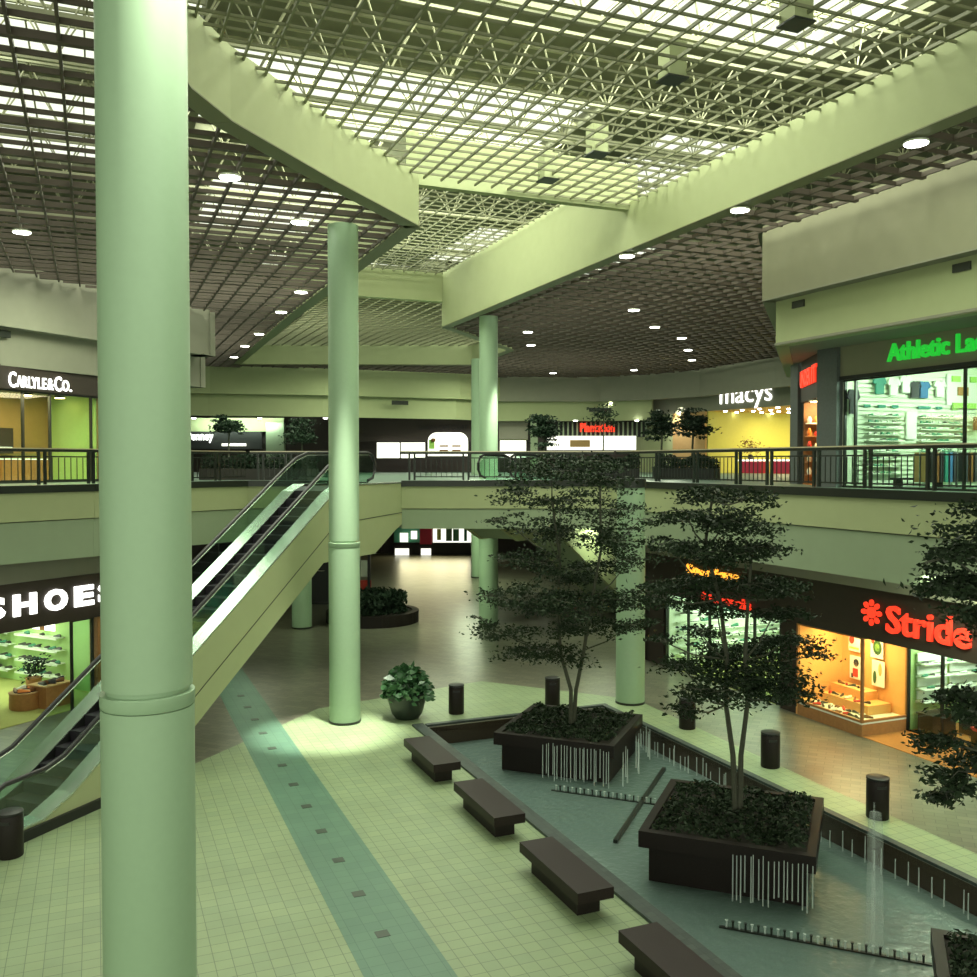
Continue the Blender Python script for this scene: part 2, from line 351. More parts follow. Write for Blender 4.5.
# pool basin
struct('floor_pool_basin', MB().prism([U(1.8, 6.7), U(20.2, 6.7), U(20.2, 11.6), U(1.8, 11.6)], -.8, -.68), 'poolfloor')
pw = MB()
for a, b in zip(POOL, POOL[1:]+POOL[:1]): pw.wall(a, b, -.68, -.01, .12, off=.06)
struct('wall_pool', pw, 'poolwall')
MB().prism(POOL, -.47, -.42).build('pool_water', 'water', kind='stuff', label='shallow rippled pool water in the sunken basin', cat='water')
def coping(u0, v0, u1, v1, w_, lab):
    MB().wall(U(u0, v0), U(u1, v1), .004, .05, w_).build('pool_coping', 'coping', label=lab, cat='coping')
coping(2, 6.73, 20.3, 6.73, .26, 'long slate coping strip between the benches and the pool')
coping(20.17, 6.9, 20.17, 11.6, .14, 'slate coping across the far end of the pool')
coping(2, 11.52, 20.1, 11.52, .14, 'slate coping between the pool and the row of waste bins')
# ------------------------------------------------------------------ columns
def column(x, y, ztop, lab, r=.358, cap=False, base=True):
    e = empty('round_column', (x, y, 0), lab, 'column')
    MB().lathe([(r, .06), (r, 4.06)], x, y, 48).build('lower_shaft', 'column', e, True)
    MB().lathe([(r-.03, 4.06), (r-.006, 4.065), (r+.004, 4.08), (r+.004, 4.175), (r-.04, 4.18), (r-.04, 4.22)], x, y, 48).build('collar', 'column', e, True)
    MB().lathe([(r-.012, 4.22), (r-.012, ztop)], x, y, 48).build('upper_shaft', 'column', e, True)
    MB().lathe([(r+.012, 0), (r+.012, .06)], x, y, 48).build('foot_ring', 'bronze', e, True)
    if cap: MB().lathe([(r+.01, ztop), (r+.01, ztop+.22)], x, y, 48).build('cap', 'bronze', e, True, label='dark cap')
    return e
column(-2.735, 7.5, ZL, 'closest and widest pale green round column, rising in front of the escalator')
column(-3.33, 21.65, ZL, 'tall pale green column beside the big potted plant')
column(3.55, 23.4, 5.39, 'short pale green column with dark cap behind the farther pool planter', cap=True)
column(0.0, 35.0, ZL, 'tall pale green column brightly lit on one side, behind the middle of the balcony rail')
column(-.55, 49.2, ZL, 'farthest tall column, partly hidden by the brightly lit one')
column(-6.8, 34.1, 4.3, 'short column standing under the balcony below the escalator')
# ------------------------------------------------------------------ balcony slab
E1, E2, E3 = (-6.6, 26.9), (3.55, 26.9), U(-3, 13.6)
EDGE = [(-16, 13), (-12.6, 17.9), (-10.7, 20.35), (-9.4, 22.3), (-8.02, 25.3), (-6.9, 26.9), A(-13.9, 23.42), A(-12.4, 24.0), (3.55, 26.9), U(-3, 13.6)]
ESC2 = [(-.05, 30.1), (.95, 29.5), (4.6, 34.6), (3.6, 35.3)]
slab = EDGE+[(16, 2), (30, 20), (30, 70), (-32, 70), (-32, 13)]
struct('floor_upper', MB().prism(slab, 5.0, 5.4, [ESC2]), 'carpet_blue')
EDG = [p for i, p in enumerate(EDGE) if i not in (6, 7)]
f1 = MB(); f2 = MB(); bd = MB()
segs = [(EDGE[i], EDGE[i+1]) for i in range(5)]+[((-6.9, 26.9), (A(-13.9, 23.42)[0], 26.9)), (A(-12.38, 24.0), (3.55, 26.9)), ((3.55, 26.9), U(-3, 13.6))]
for i, (p, q) in enumerate(segs):
    zb = 4.12 if i in (5, 6) else 3.78
    bd.wall(p, q, 5.33, 5.5, .16, off=-.02); f1.wall(p, q, 4.70, 5.33, .12, off=.0); f2.wall(p, q, zb, 4.68, .12, off=.03)
struct('trim_1', bd, 'bronze'); struct('wall_balcony_upper', f1, 'wall'); struct('wall_balcony_lower', f2, 'wall_cool')
low = [(-16.2, 13), (-12.8, 17.9), (-10.9, 20.4), (-9.6, 22.4), (-8.2, 25.4), (-7.1, 27.05), (3.6, 27.05), U(23.3, 13.75), U(-3, 13.75), (16, 2), (30, 20), (30, 70), (-32, 70), (-32, 13)]
struct('ceiling_lower', MB().prism(low, 4.14, 4.22, [ESC2]), 'wall_grey')
# ------------------------------------------------------------------ ceilings
eggcrate('ceiling_grid_low', 'grid_low', HALL, [WELL], ZL+.02, .085, .575, .045, (-2, 62), (-16, 34), heavy=3, hd=.10, hw=.12, v0=-15.9, trim=.2)
eggcrate('ceiling_grid_high', 'grid_up', WELL_NEAR, [], ZU, .055, .43, .032, (-2.5, 20.9), (-.4, 13), v0=-.3)
far_poly = [U(20.9, 6.9), U(20.9, 12.55), U(35.45, 12.75), U(35.45, 6.9)]
eggcrate('ceiling_grid_far', 'grid_up', far_poly, [], ZF, .05, .43, .03, (20.9, 35.6), (6.8, 13), v0=6.9)
end_poly = [U(35.6, 6.9), U(35.6, 12.81), U(41.4, 18.3), U(48.24, 19.2), U(52.9, 7.38)]
eggcrate('ceiling_grid_end', 'grid_up', end_poly, [], ZE, .06, .5, .04, (35.6, 53), (6.8, 20), v0=7)
fa = MB(); lip = MB()
def fascia(pts, z0, z1, t=.3, out=1):
    for p, q in zip(pts, pts[1:]):
        fa.wall(p, q, z0, z1, t, off=out*t/2); lip.wall(p, q, z0-.02, z0, t+.08, off=out*t/2)
fascia([U(-3, 12.2), U(20.9, 12.55)], ZL, ZU+.1, out=-1); fascia([U(20.9, 12.55), U(35.45, 12.81)], ZL, ZF+.1, out=-1)
fascia([U(35.45, 12.81), U(41.4, 18.3), U(48.24, 19.2), U(52.9, 7.38)], ZL, 12.65, out=-1)
fascia([U(52.9, 7.38), U(35.45, 6.95)], ZL, 12.65, out=-1); fascia([U(35.45, 6.95), U(20.6, 6.89)], ZL, ZF+.1, out=-1)
curve = [U(20.6, 6.89), U(17.91, 4.26), U(16.35, 2.84), U(15.46, 2.04), U(14.34, 1.32), U(13, .75), U(11, .25), U(8, -.1), U(-3, -.3)]
fascia(curve, ZL, ZU+.1, out=-1)
struct('wall_well_fascia', fa, 'wall'); struct('trim_2', lip, 'grid_up')
struct('trim_3', MB().wall(U(20.9, 6.6), U(20.9, 12.8), ZU-.08, ZF+.1, .25), 'wall')
struct('trim_4', MB().wall(U(35.55, 6.7), U(35.5, 13.1), ZE-.02, ZF+.12, .3), 'wall')
# roof with roof lights, trusses
SKY = [(12.5, 19.6, 4.7, 17.3), (13.5, 19.4, -1.5, 3.6), (23.6, 30.2, 2.9, 13.7), (19.9, 27, -9, 2.4), (28.4, 36, -8, 2.4), (34.5, 44, 4, 12), (38, 47, 15.5, 26), (46.5, 52, 8, 17), (5, 11, 6.5, 16), (4, 12, -9, -3), (25, 33, 16.5, 22)]
holes = [[U(a, c), U(b, c), U(b, d), U(a, d)] for a, b, c, d in SKY]
struct('ceiling_roof', MB().prism([(-34, -4), (34, -4), (34, 72), (-34, 72)], 16.2, 16.6, holes), 'roof')
for i, (a, b, c, d) in enumerate(SKY):
    x, y = U((a+b)/2, (c+d)/2)
    struct('window_%d' % (i+1), MB().box(x, y, 16.5, d-c, b-a, .02, TH), 'roof_glass')
    mb = MB(); n = int((d-c)/1.25)
    for k in range(1, n): mb.beam((*U(a, c+(d-c)*k/n), 16.4), (*U(b, c+(d-c)*k/n), 16.4), .045, .07)
    for k in range(1, 3): mb.beam((*U(a+(b-a)*k/3, c), 16.36), (*U(a+(b-a)*k/3, d), 16.36), .07, .1)
    struct('trim_skylight_%d' % (i+1), mb, 'truss')
def truss(p, q, z0, z1, n, lab):
    mb = MB(); P_ = Vector((*p, 0)); D_ = Vector((*q, 0))-P_
    side = Vector((-D_.y, D_.x, 0)).normalized()*.5
    for s_ in (-1, 1): mb.beam(P_+side*s_+Vector((0, 0, z1)), P_+D_+side*s_+Vector((0, 0, z1)), .07)
    mb.beam(P_+Vector((0, 0, z0)), P_+D_+Vector((0, 0, z0)), .10)
    for k in range(n):
        a = P_+D_*(k/n)+Vector((0, 0, z0)); b = P_+D_*((k+1)/n)+Vector((0, 0, z0)); m_ = P_+D_*((k+.5)/n)+Vector((0, 0, z1))
        for s_ in (-1, 1): mb.beam(a, m_+side*s_, .03); mb.beam(b, m_+side*s_, .03)
        mb.beam(m_+side, m_-side, .05)
    mb.build('roof_truss', 'truss', label=lab, cat='truss', group='white roof trusses above the open ceiling grid')
for i, u_ in enumerate((8.5, 12.2, 16.4, 20.3, 22.6, 26.9, 31.2, 36.5, 41.5, 47)):
    truss(U(u_, -9), U(u_, 24), 14.7, 16.05, 24, 'white triangular roof truss crossing above the open ceiling grid, number %s from the front' % ['one', 'two', 'three', 'four', 'five', 'six', 'seven', 'eight', 'nine', 'ten'][i])
# light boxes hanging into the high grid
for (x, y) in ((4.5, 13.93), (3.08, 15.93), (2.26, 19.75), (1.35, 21.54)):
    near = y < 15
    e = empty('light_box', (x, y, 12.4), {13.93: 'hanging light box in the high ceiling grid, the one cut by the top edge', 15.93: 'hanging light box with dark underside, second along the high grid', 19.75: 'hanging light box third along the high grid, before the cross beam', 21.54: 'hanging light box nearest the cross beam of the high grid'}[y], 'light fitting')
    MB().box(x, y, 12.72, .34, .34, .58, TH).build('housing', 'wall', e)
    MB().box(x, y, 12.415, .4, .4, .03, TH).build('underside', 'bronze', e)
# downlights
DL = [(7.15, 15.87), (5.32, 20.04), (-4.84, 17.74), (-4.19, 21.03), (-5.87, 29.58), (-7.35, 33.47), (-9.52, 39.16), (-11.14, 43.16), (-12.85, 47.62), (-10.81, 21.93), (3.58, 24.46), (5.09, 33.04), (6.55, 37.15), (8.28, 40.41), (9.45, 44.68), (10.57, 49.01), (8.37, 54.26), (1.61, 38.56), (1.93, 42.8), (3.84, 56.06)]
x, y = DL[0]
dl = empty('ceiling_downlight', (x, y, 11.3), 'round white recessed downlight set in the dark low ceiling grid', 'ceiling light', 'downlights in the low ceiling grid')
hb = MB(); hb.lathe([(.205, 11.34), (.205, 11.375)], x, y, 20); hb_ = hb.build('housing', 'white', dl, True)
MB().lathe([(.19, 11.328), (.19, 11.338)], x, y, 20).build('lamp_disc', 'lamp', hb_)
index_kids(dl)
for p in DL[1:]: copy_tree(dl, (p[0], p[1], 11.3))
# spotlights of some of those downlights
def spot(x, y, z, tx, ty, tz, e, ang, col=(1, 1, .86), blend=.5, r=.12):
    light('SPOT', 'downlight_beam', (x, y, z), e, col, (tx, ty, tz), spot_size=math.radians(ang), spot_blend=blend, shadow_soft_size=r)
spot(-2.9, 20.6, 11.2, -3.55, 20.75, 0, 15000, 20, blend=.8)
spot(.85, 34.3, 11.2, .45, 34.6, 0, 7000, 30)
spot(-1.45, 6.9, 11.3, -2.55, 7.4, 8.2, 1000, 60, blend=.9)
# ------------------------------------------------------------------ upper walls (bulkheads)
w1 = MB(); w2 = MB(); wg = MB(); w3 = MB()
RW = [U(-3, 14.9), U(18.5, 14.9), (9.6, 31)]
FW = [(18.5, 42.5), (14.89, 49.03), (12.46, 55.57), (9.83, 58.48), (7.11, 60.1), (.73, 60.1), (-1.75, 57.8), (-9.48, 54.7), (-15.75, 53.3), (-24, 50)]
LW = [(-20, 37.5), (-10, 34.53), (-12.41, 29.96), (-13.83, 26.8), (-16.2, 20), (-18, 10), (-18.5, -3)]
def runs(mb, pts, z0, z1, t, off):
    for p, q in zip(pts, pts[1:]): mb.wall(p, q, z0, z1, t, off)
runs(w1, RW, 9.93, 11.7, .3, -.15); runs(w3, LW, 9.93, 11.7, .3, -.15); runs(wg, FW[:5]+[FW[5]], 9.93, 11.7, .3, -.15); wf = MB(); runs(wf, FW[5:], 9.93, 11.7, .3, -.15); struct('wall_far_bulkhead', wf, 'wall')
# inner bulkheads step back
runs(w2, [U(-3, 15.24), U(18.4, 15.24), (9.8, 31)], 8.82, 9.98, .3, -.15)
runs(w3, [(-20.2, 37.9), (-10.6, 35.3), (-12.75, 30.2), (-14.15, 27), (-16.5, 20.1), (-18.3, 10)], 8.82, 9.98, .3, -.15)  # left inner bulkhead: its shade is put into the grey colour
runs(w2, [(10.2, 58.9), (7.3, 60.5), (.6, 60.5), (-2, 58.2), (-9.7, 55.1), (-16, 53.7), (-25, 50.4)], 8.70, 9.98, .3, -.15)
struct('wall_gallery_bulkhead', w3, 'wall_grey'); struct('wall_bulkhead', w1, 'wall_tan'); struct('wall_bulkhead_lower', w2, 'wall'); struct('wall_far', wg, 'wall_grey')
cap_ = MB(); runs(cap_, [(p[0], p[1]) for p in RW], 9.9, 9.93, .7, -.35); runs(cap_, LW, 9.9, 9.93, .7, -.35)
struct('trim_5', cap_, 'wall_grey')
# top of the corner building above the lower ceiling is closed by the grid; vents
def vent(p, d, z, lab, w_=.5, h_=.16):
    x, y = p; e = MB(); a = math.atan2(d[1], d[0]); e.box(x, y, z, w_, .06, h_, a); e.build('air_vent', 'bronze', label=lab, cat='vent')
vent(U(17.6, 15.23), U(-1, 0), 9.72, 'dark air slot near the corner of the pale upper bulkhead', .4, .16)
vent(U(13.1, 15.23), U(-1, 0), 9.72, 'dark air slot farther along the pale upper bulkhead, towards the picture edge', .4, .16)
vent((-14.05, 26.95), (.4, .9), 9.72, 'dark air slot above the jewellery store sign', .9, .2)
vent(at(251, 399, 54.6).xy, (1, 0), 9.6, 'dark air slot on the far bulkhead above the department store', 1.0, .25)
vent(at(400, 402, 56.3).xy, (1, .3), 9.6, 'dark air slot on the far bulkhead above the brown signboard', 1.0, .25)
vent(at(600, 407, 60.2).xy, (1, 0), 9.4, 'dark air slot on the far bulkhead above the slatted storefront', 1.4, .25)
# outer shell so that no daylight leaks in sideways
sh = MB()
for p, q in (((34, -4), (34, 72)), ((34, 72), (-34, 72)), ((-34, 72), (-34, -4))): sh.wall(p, q, -1, 16.6, .3)
struct('wall_outer', sh, 'wall_grey')
# ------------------------------------------------------------------ escalators
def escalator(AF, lab, lift=0.0, rubber='rubber'):
    """AF(a, b) is the plan frame; a runs across (0 = the side seen), b runs up the slope"""
    o = AF(-.7, 10.5); e = empty('escalator', (o[0], o[1], 0), lab, 'escalator')
    def pr(prof, a0, a1, name, m, label=None): return MB().profile(prof, a0, a1, AF).build(name, m, e, label=label)
    deck = lambda b: 2.30+.577*(b-15.18)
    top = [(10.0, .18), (11.3, .2), (11.9, .43), (20.3, 5.25), (20.8, 5.42), (24.1, 5.42)]
    bot = [(24.1, 4.3), (23.6, 4.12), (22.4, 3.55), (19.8, 3.55), (13.75, .03), (10.0, .03)]
    pr(top+bot, -.06, .06, 'side_cladding', 'wall'); pr(top+bot, -1.46, -1.34, 'side_cladding', 'wall')
    inner = [(10.0, .05), (11.6, .05), (20.6, 5.1), (24.1, 5.2)]+[(24.1, 4.34), (23.6, 4.16), (22.4, 3.6), (19.85, 3.6), (13.8, .06), (10.0, .04)]
    pr(inner, -1.34, -.06, 'truss_casing', 'wall_cool')
    # steps
    st = [(9.6, .06), (11.5, .07)]; b, z = 11.6, .1
    while b < 20.6: st += [(b, z), (b, z+.2)]; b += .347; z += .2
    st += [(b, 5.40), (24.4, 5.40), (24.4, 5.21), (20.6, 5.12), (11.6, .06), (9.6, .05)]
    pr(st, -1.12, -.28, 'step_band', 'step')
    # skirts and metal decks beside the steps
    for a0, a1 in ((-.28, .075), (-1.475, -1.12)):
        dk = [(b_, z_+.0) for b_, z_ in top]; pr(dk+[(b_, z_+.035) for b_, z_ in reversed(dk)], a0, a1, 'metal_deck', 'steel')
    for a0, a1 in ((-.30, -.28), (-1.12, -1.10)):
        dk = [(b_, z_+.035) for b_, z_ in top]; pr([(b_, z_-.33) for b_, z_ in top]+list(reversed(dk)), a0, a1, 'skirt_panel', 'black')
    # joint line and dark foot of the cladding
    jl = [(13.9, .72), (20.4, 4.48), (24.1, 4.6)]; pr(jl+[(b_, z_-.02) for b_, z_ in reversed(jl)], .06, .066, 'cladding_joint', 'bronze')
    pr([(10.0, .0), (10.0, .17), (14.0, .17), (13.75, .0)], .06, .12, 'foot_band', 'black')
    hp = [(10.95, .3), (10.62, .33), (10.42, .48), (10.38, .66), (10.48, .86), (10.72, .95), (11.5, .97), (11.9, 1.08), (12.4, 1.37), (20.2, 5.87), (20.7, 6.13), (21.2, 6.26), (22.3, 6.28), (22.56, 6.2), (22.68, 6.0), (22.68, 5.8), (22.56, 5.6), (22.3, 5.53)]
    for a_ in (-.1, -1.3):
        g = [(10.9, .2), (10.5, .42), (10.42, .66), (10.56, .86), (10.8, .92), (11.5, .93), (12.4, 1.31), (20.2, 5.81), (20.7, 6.07), (21.2, 6.2), (22.3, 6.22), (22.6, 6.0), (22.55, 5.6), (22.2, 5.44), (20.8, 5.44), (20.3, 5.27), (11.9, .45), (11.3, .22)]
        pr(g, a_-.006, a_+.006, 'glass_balustrade', 'esc_glass')
        mb = MB(); mb.tube([(*AF(a_, b_), z_) for b_, z_ in hp], .042, 8); hr = mb.build('handrail', 'rubber', e, True)
        mb = MB(); mb.tube([(*AF(a_, b_), z_-.055) for b_, z_ in hp[6:13]], .018, 6); mb.build('handrail_track', 'steel', hr, True)
    return e
escalator(lambda a, b: A(a-12.42, b), 'long glass-sided escalator with dark steps climbing to the balcony')
ang2 = math.atan2(3.7, 5.0)
def AF2(a, b):
    # landing at the balcony, going down to the far side
    s_ = 22.7-b; dx, dy = math.sin(math.radians(35)), math.cos(math.radians(35)); ox, oy = .15, 29.6
    return (ox+dx*s_+dy*(a+.7)*1.0, oy+dy*s_-dx*(a+.7)*1.0)
escalator(AF2, 'second escalator going down beyond the balcony rail, mostly hidden by the tree')
# ------------------------------------------------------------------ balcony railings
def railing(p, q, posts, lab, zb=5.5, zt=6.33, group=None):
    p, q = Vector(p), Vector(q); D_ = q-p; L = D_.length; d = D_/L; rot = math.atan2(d.y, d.x)
    e = empty('balcony_railing', (p.x, p.y, zb), lab, 'railing')
    MB().wall(p, q, zt-.075, zt-.012, .07).build('top_rail', 'bronze', e); MB().wall(p, q, zt-.014, zt+.012, .085).build('highlight_metal', 'highlight_metal', e, label='pale strip for the top edge highlight')  # pale strip stands in for the highlight along the rail's top edge
    for t in posts:
        c = p+d*t
        for s_ in (-.075, .075):
            k = c+d*s_; MB().box(k.x, k.y, (zb+zt)/2-.03, .055, .055, zt-zb-.08, rot).build('post', 'bronze', e)
    stops = [0]+list(posts)+[L]
    for a, b in zip(stops, stops[1:]):
        a += .1 if a else 0; b -= .1
        if b-a < .3: continue
        m_ = MB(); a_, b_ = p+d*a, p+d*b
        for z in (zb+.09, zt-.20): m_.wall(a_, b_, z, z+.03, .025)
        n = max(2, int((b-a)/.135))
        for i in range(n+1):
            k = a_+(b_-a_)*i/n; m_.box(k.x, k.y, (zb+zt)/2-.06, .016, .016, zt-zb-.29, rot)
        m_.build('baluster_panel', 'bronze', e)
    return e
rp = [U(23.3, 13.72), U(-2, 13.72)]
railing(rp[0], rp[1], [23.3-k for k in (21.2, 19.5, 17.83, 16.74, 15.27, 13.88, 12.39, 10.9, 9.4)], 'dark balcony railing running in front of the athletic store')
railing((-2.55, 27.02), (3.6, 27.02), [.35, 1.9, 3.4, 4.9], 'dark balcony railing across the middle, behind the crown of the taller tree')
x_ = A(-13.9, 23.42)[0]
railing((-6.85, 27.02), (x_, 27.02), [.3, 1.1], 'short dark railing at the head of the escalator')
lp = [(-6.98, 26.95), (-8.1, 25.35), (-9.5, 22.35), (-10.82, 20.42), (-12.75, 17.95), (-16.1, 13.1)]
for i, (p, q) in enumerate(zip(lp, lp[1:])):
    L = (Vector(q)-Vector(p)).length
    railing(p, q, [L*.5, L-.06], ['dark railing stretch behind the escalator handrail', 'dark railing stretch hidden beside the closest column', 'dark railing stretch below the jewellery store, next to the closest column', 'dark railing stretch below the jewellery store, at the picture edge', 'dark railing stretch beyond the picture edge'][i])
# ------------------------------------------------------------------ fountain planters
def planter(a, b, lab):
    x, y = A(a, b); e = empty('square_planter', (x, y, -.68), lab, 'planter')
    MB().box(x, y, -.275, 2.3, 2.3, .81, -PH).build('base_block', 'granite', e)
    h = 1.285; rim = [A(a-h, b-h), A(a+h, b-h), A(a+h, b+h), A(a-h, b+h)]; k = h-.13; hole = [A(a-k, b-k), A(a+k, b-k), A(a+k, b+k), A(a-k, b+k)]
    MB().prism(rim, .13, .38, [hole]).build('rim', 'granite', e)
    MB().prism(hole, .131, .33).build('soil', 'soil', e)
    # low ground cover in the soil
    return e
PL = [(-5.91, 19.37, 'dark granite square planter with the two-stemmed tree, farther one in the pool'), (-1.92, 15.33, 'dark granite square planter with curtain of water, closer one in the pool'), (2.04, 11.13, 'dark granite planter at the corner of the picture, only its edge showing')]
def leaves(name, n, gen, size, m, parent=None, seed=1, flat=.55, aspect=.45, **kw):
    r = np.random.default_rng(seed); P_ = gen(r, n)
    n = len(P_)
    d = r.normal(size=(n, 3)); d[:, 2] *= flat; d /= np.linalg.norm(d, axis=1)[:, None]
    t = r.normal(size=(n, 3)); t[:, 2] *= .6; w_ = np.cross(d, t); w_ /= np.linalg.norm(w_, axis=1)[:, None]
    s_ = size*r.uniform(.6, 1.25, size=(n, 1)); up = np.cross(d, w_)*s_*.12
    v_ = np.stack([P_-d*s_/2, P_+w_*s_*aspect/2+up, P_+d*s_/2, P_-w_*s_*aspect/2+up], 1).reshape(-1, 3)
    o_ = wloc(parent) if parent else Vector((0, 0, 0)); v_ = v_-np.array(o_)
    me = bpy.data.meshes.new(name); me.vertices.add(4*n); me.vertices.foreach_set('co', v_.ravel())
    me.loops.add(4*n); me.loops.foreach_set('vertex_index', np.arange(4*n)); me.polygons.add(n); me.polygons.foreach_set('loop_start', np.arange(0, 4*n, 4))
    me.update(); me.validate(); me.materials.append(M[m])
    o = bpy.data.objects.new(name, me); C.objects.link(o)
    if parent: o.parent = parent
    return tag(o, **kw)
def in_pads(pads, per=15, tight=.26):
    """leaves gather round twigs that are scattered through each pad"""
    def g(r, n):
        cs, ws = [], []
        for p in pads:
            m_ = max(4, int(per*(p[3]/.9)**.8))
            d = r.normal(size=(m_, 3)); d /= np.linalg.norm(d, axis=1)[:, None]; q = d*(r.uniform(.1, 1.12, size=(m_, 1))**.6)*np.array(p[3:6])
            q[:, 2] = q[:, 2]*1.15-.55*(np.hypot(q[:, 0], q[:, 1])/p[3])**2*p[5]; cs.append(q+np.array(p[:3])); ws += [p[3]*r.uniform(.4, 1.3) for _ in range(m_)]
        cs = np.concatenate(cs); ws = np.array(ws); i = r.choice(len(cs), n, p=ws/ws.sum()); R_ = np.minimum(.34, tight*ws[i]/.6+.06)[:, None]
        return cs[i]+r.normal(size=(n, 3))*np.array([1, 1, .24])*R_*.60
    return g
for k, (a, b, lab) in enumerate(PL):
    e = planter(a, b, lab)
    def gen(r, n, a=a, b=b):
        p = r.uniform(-1.12, 1.12, size=(n, 2)); z = .36+.16*np.abs(np.sin(p[:, 0]*4+k)*np.cos(p[:, 1]*3.4))*r.uniform(.2, 1, n)
        x0, y0 = A(a, b); c, s_ = math.cos(-PH), math.sin(-PH)
        return np.stack([x0+p[:, 0]*c-p[:, 1]*s_, y0+p[:, 0]*s_+p[:, 1]*c, z], 1)
    leaves('ground_cover', 3400, gen, .10, 'leaf', e, seed=20+k, kind='stuff')
# ------------------------------------------------------------------ trees
def tree(base, stems, pads, n, size, lab, seed, name='ficus_tree'):
    e = empty(name, (base[0], base[1], base[2]), lab, 'tree'); rnd = random.Random(seed)
    for st in stems:
        MB().tube([Vector(p) for p in st], .048, 8, .022).build('trunk', 'bark', e, True)
    tw = MB(); ends = [Vector(p) for st in stems for p in st[2:]]
    for p in pads:
        c = Vector(p[:3]); s0 = min(ends, key=lambda q: (q-c).length+(2 if q.z > c.z else 0))
        mid = (s0+c)/2+Vector((0, 0, -.08)); tw.tube([s0, mid, c], .018, 5, .010)
        for j in range(7):
            t_ = rnd.uniform(0, 6.28); q = c+Vector((math.cos(t_)*p[3]*.8, math.sin(t_)*p[4]*.8, -.1*p[5]))
            tw.tube([c, (c+q)/2+Vector((0, 0, .04)), q], .009, 4, .004)
    tw.build('branches', 'bark', e, True)
    leaves('foliage', n, in_pads(pads), size, 'leaf', e, seed=seed)
    return e
def pads_px(lst, y, s):
    out = []; r = random.Random(int(y*100))
    for px, py, rx, rz in lst:
        dy = r.uniform(-.55, .55)*min(1.3, 4*rx/s*.5+.4); c = at(px, py, y+dy); out.append((c.x, c.y, c.z, rx/s, rx/s*.85, rz/s))
    return out
t1 = A(-5.91, 19.37); y1 = t1[1]
P1 = pads_px([(552, 472, 42, 12), (590, 462, 26, 9), (600, 480, 30, 11), (515, 492, 26, 10), (560, 500, 45, 12), (612, 510, 30, 11), (505, 520, 20, 9), (545, 530, 45, 12), (600, 540, 40, 12), (640, 520, 18, 9), (520, 560, 40, 11), (575, 570, 42, 12), (630, 560, 30, 11), (545, 600, 52, 12), (500, 596, 26, 9), (605, 600, 45, 11), (648, 592, 20, 8), (500, 632, 28, 8), (530, 650, 34, 8), (585, 628, 40, 9), (630, 625, 30, 8), (560, 655, 28, 6), (478, 618, 10, 4)], y1, 46.5)
X = lambda px, py, dy=0: tuple(at(px, py, y1+dy))
tree((t1[0], t1[1], .33), [[(t1[0], t1[1], .33), X(571, 690), X(561, 655, .1), X(557, 610, .15), X(560, 560, .1), X(552, 500, 0)], [(t1[0]+.06, t1[1], .33), X(576, 690), X(584, 650, -.1), X(592, 600, -.2), X(601, 550, -.1), X(600, 480, 0)]], P1, 16000, .095, 'tall layered tree with two thin stems, growing in the farther pool planter', 3)
t2 = A(-1.92, 15.33); y1 = t2[1]
P2 = pads_px([(712, 492, 38, 9), (745, 500, 28, 8), (685, 512, 34, 9), (725, 522, 48, 10), (668, 545, 26, 9), (705, 552, 50, 10), (752, 548, 38, 9), (690, 582, 46, 9), (740, 585, 48, 10), (785, 590, 26, 7), (662, 598, 24, 6), (716, 606, 34, 6), (775, 612, 30, 7), (700, 632, 24, 6), (745, 648, 46, 10), (788, 640, 30, 8), (720, 668, 52, 13), (770, 672, 42, 13), (700, 690, 24, 9), (748, 692, 50, 12), (795, 690, 22, 8), (680, 665, 24, 6), (815, 655, 14, 5), (690, 710, 20, 5), (660, 640, 14, 5)], y1, 63)
X = lambda px, py, dy=0: tuple(at(px, py, y1+dy))
tree((t2[0], t2[1], .33), [[(t2[0], t2[1], .33), X(733, 755), X(726, 705, .1), X(727, 660, .1), X(720, 600, .1), X(705, 545, 0), X(712, 500)], [(t2[0]+.07, t2[1], .33), X(741, 755), X(748, 700, -.1), X(745, 660, -.1), X(748, 600, -.1), X(752, 550, 0)]], P2, 19000, .085, 'dense low tree with two stems, growing in the closer pool planter', 5)
t3 = A(2.04, 11.13); y1 = t3[1]-.1
P3 = pads_px([(957, 562, 40, 22), (1005, 535, 60, 30), (940, 592, 24, 12), (990, 590, 50, 20), (1045, 590, 70, 34), (1010, 625, 44, 14), (1060, 660, 60, 26), (960, 700, 26, 7), (1000, 712, 60, 10), (948, 742, 26, 8), (965, 772, 34, 12), (1030, 768, 60, 14), (1090, 620, 70, 50), (1060, 520, 60, 26), (945, 795, 22, 6)], y1, 97)
X = lambda px, py, dy=0: tuple(at(px, py, y1+dy))
tree((t3[0], t3[1], .33), [[(t3[0], t3[1], .33), X(1070, 860), X(1060, 760), X(1045, 680), X(1040, 600)], [(t3[0]+.07, t3[1], .33), X(1085, 850), X(1090, 760), X(1090, 650), X(1080, 560)]], P3, 21000, .08, 'tree at the picture edge, crown only, in front of the children shoe store', 9)
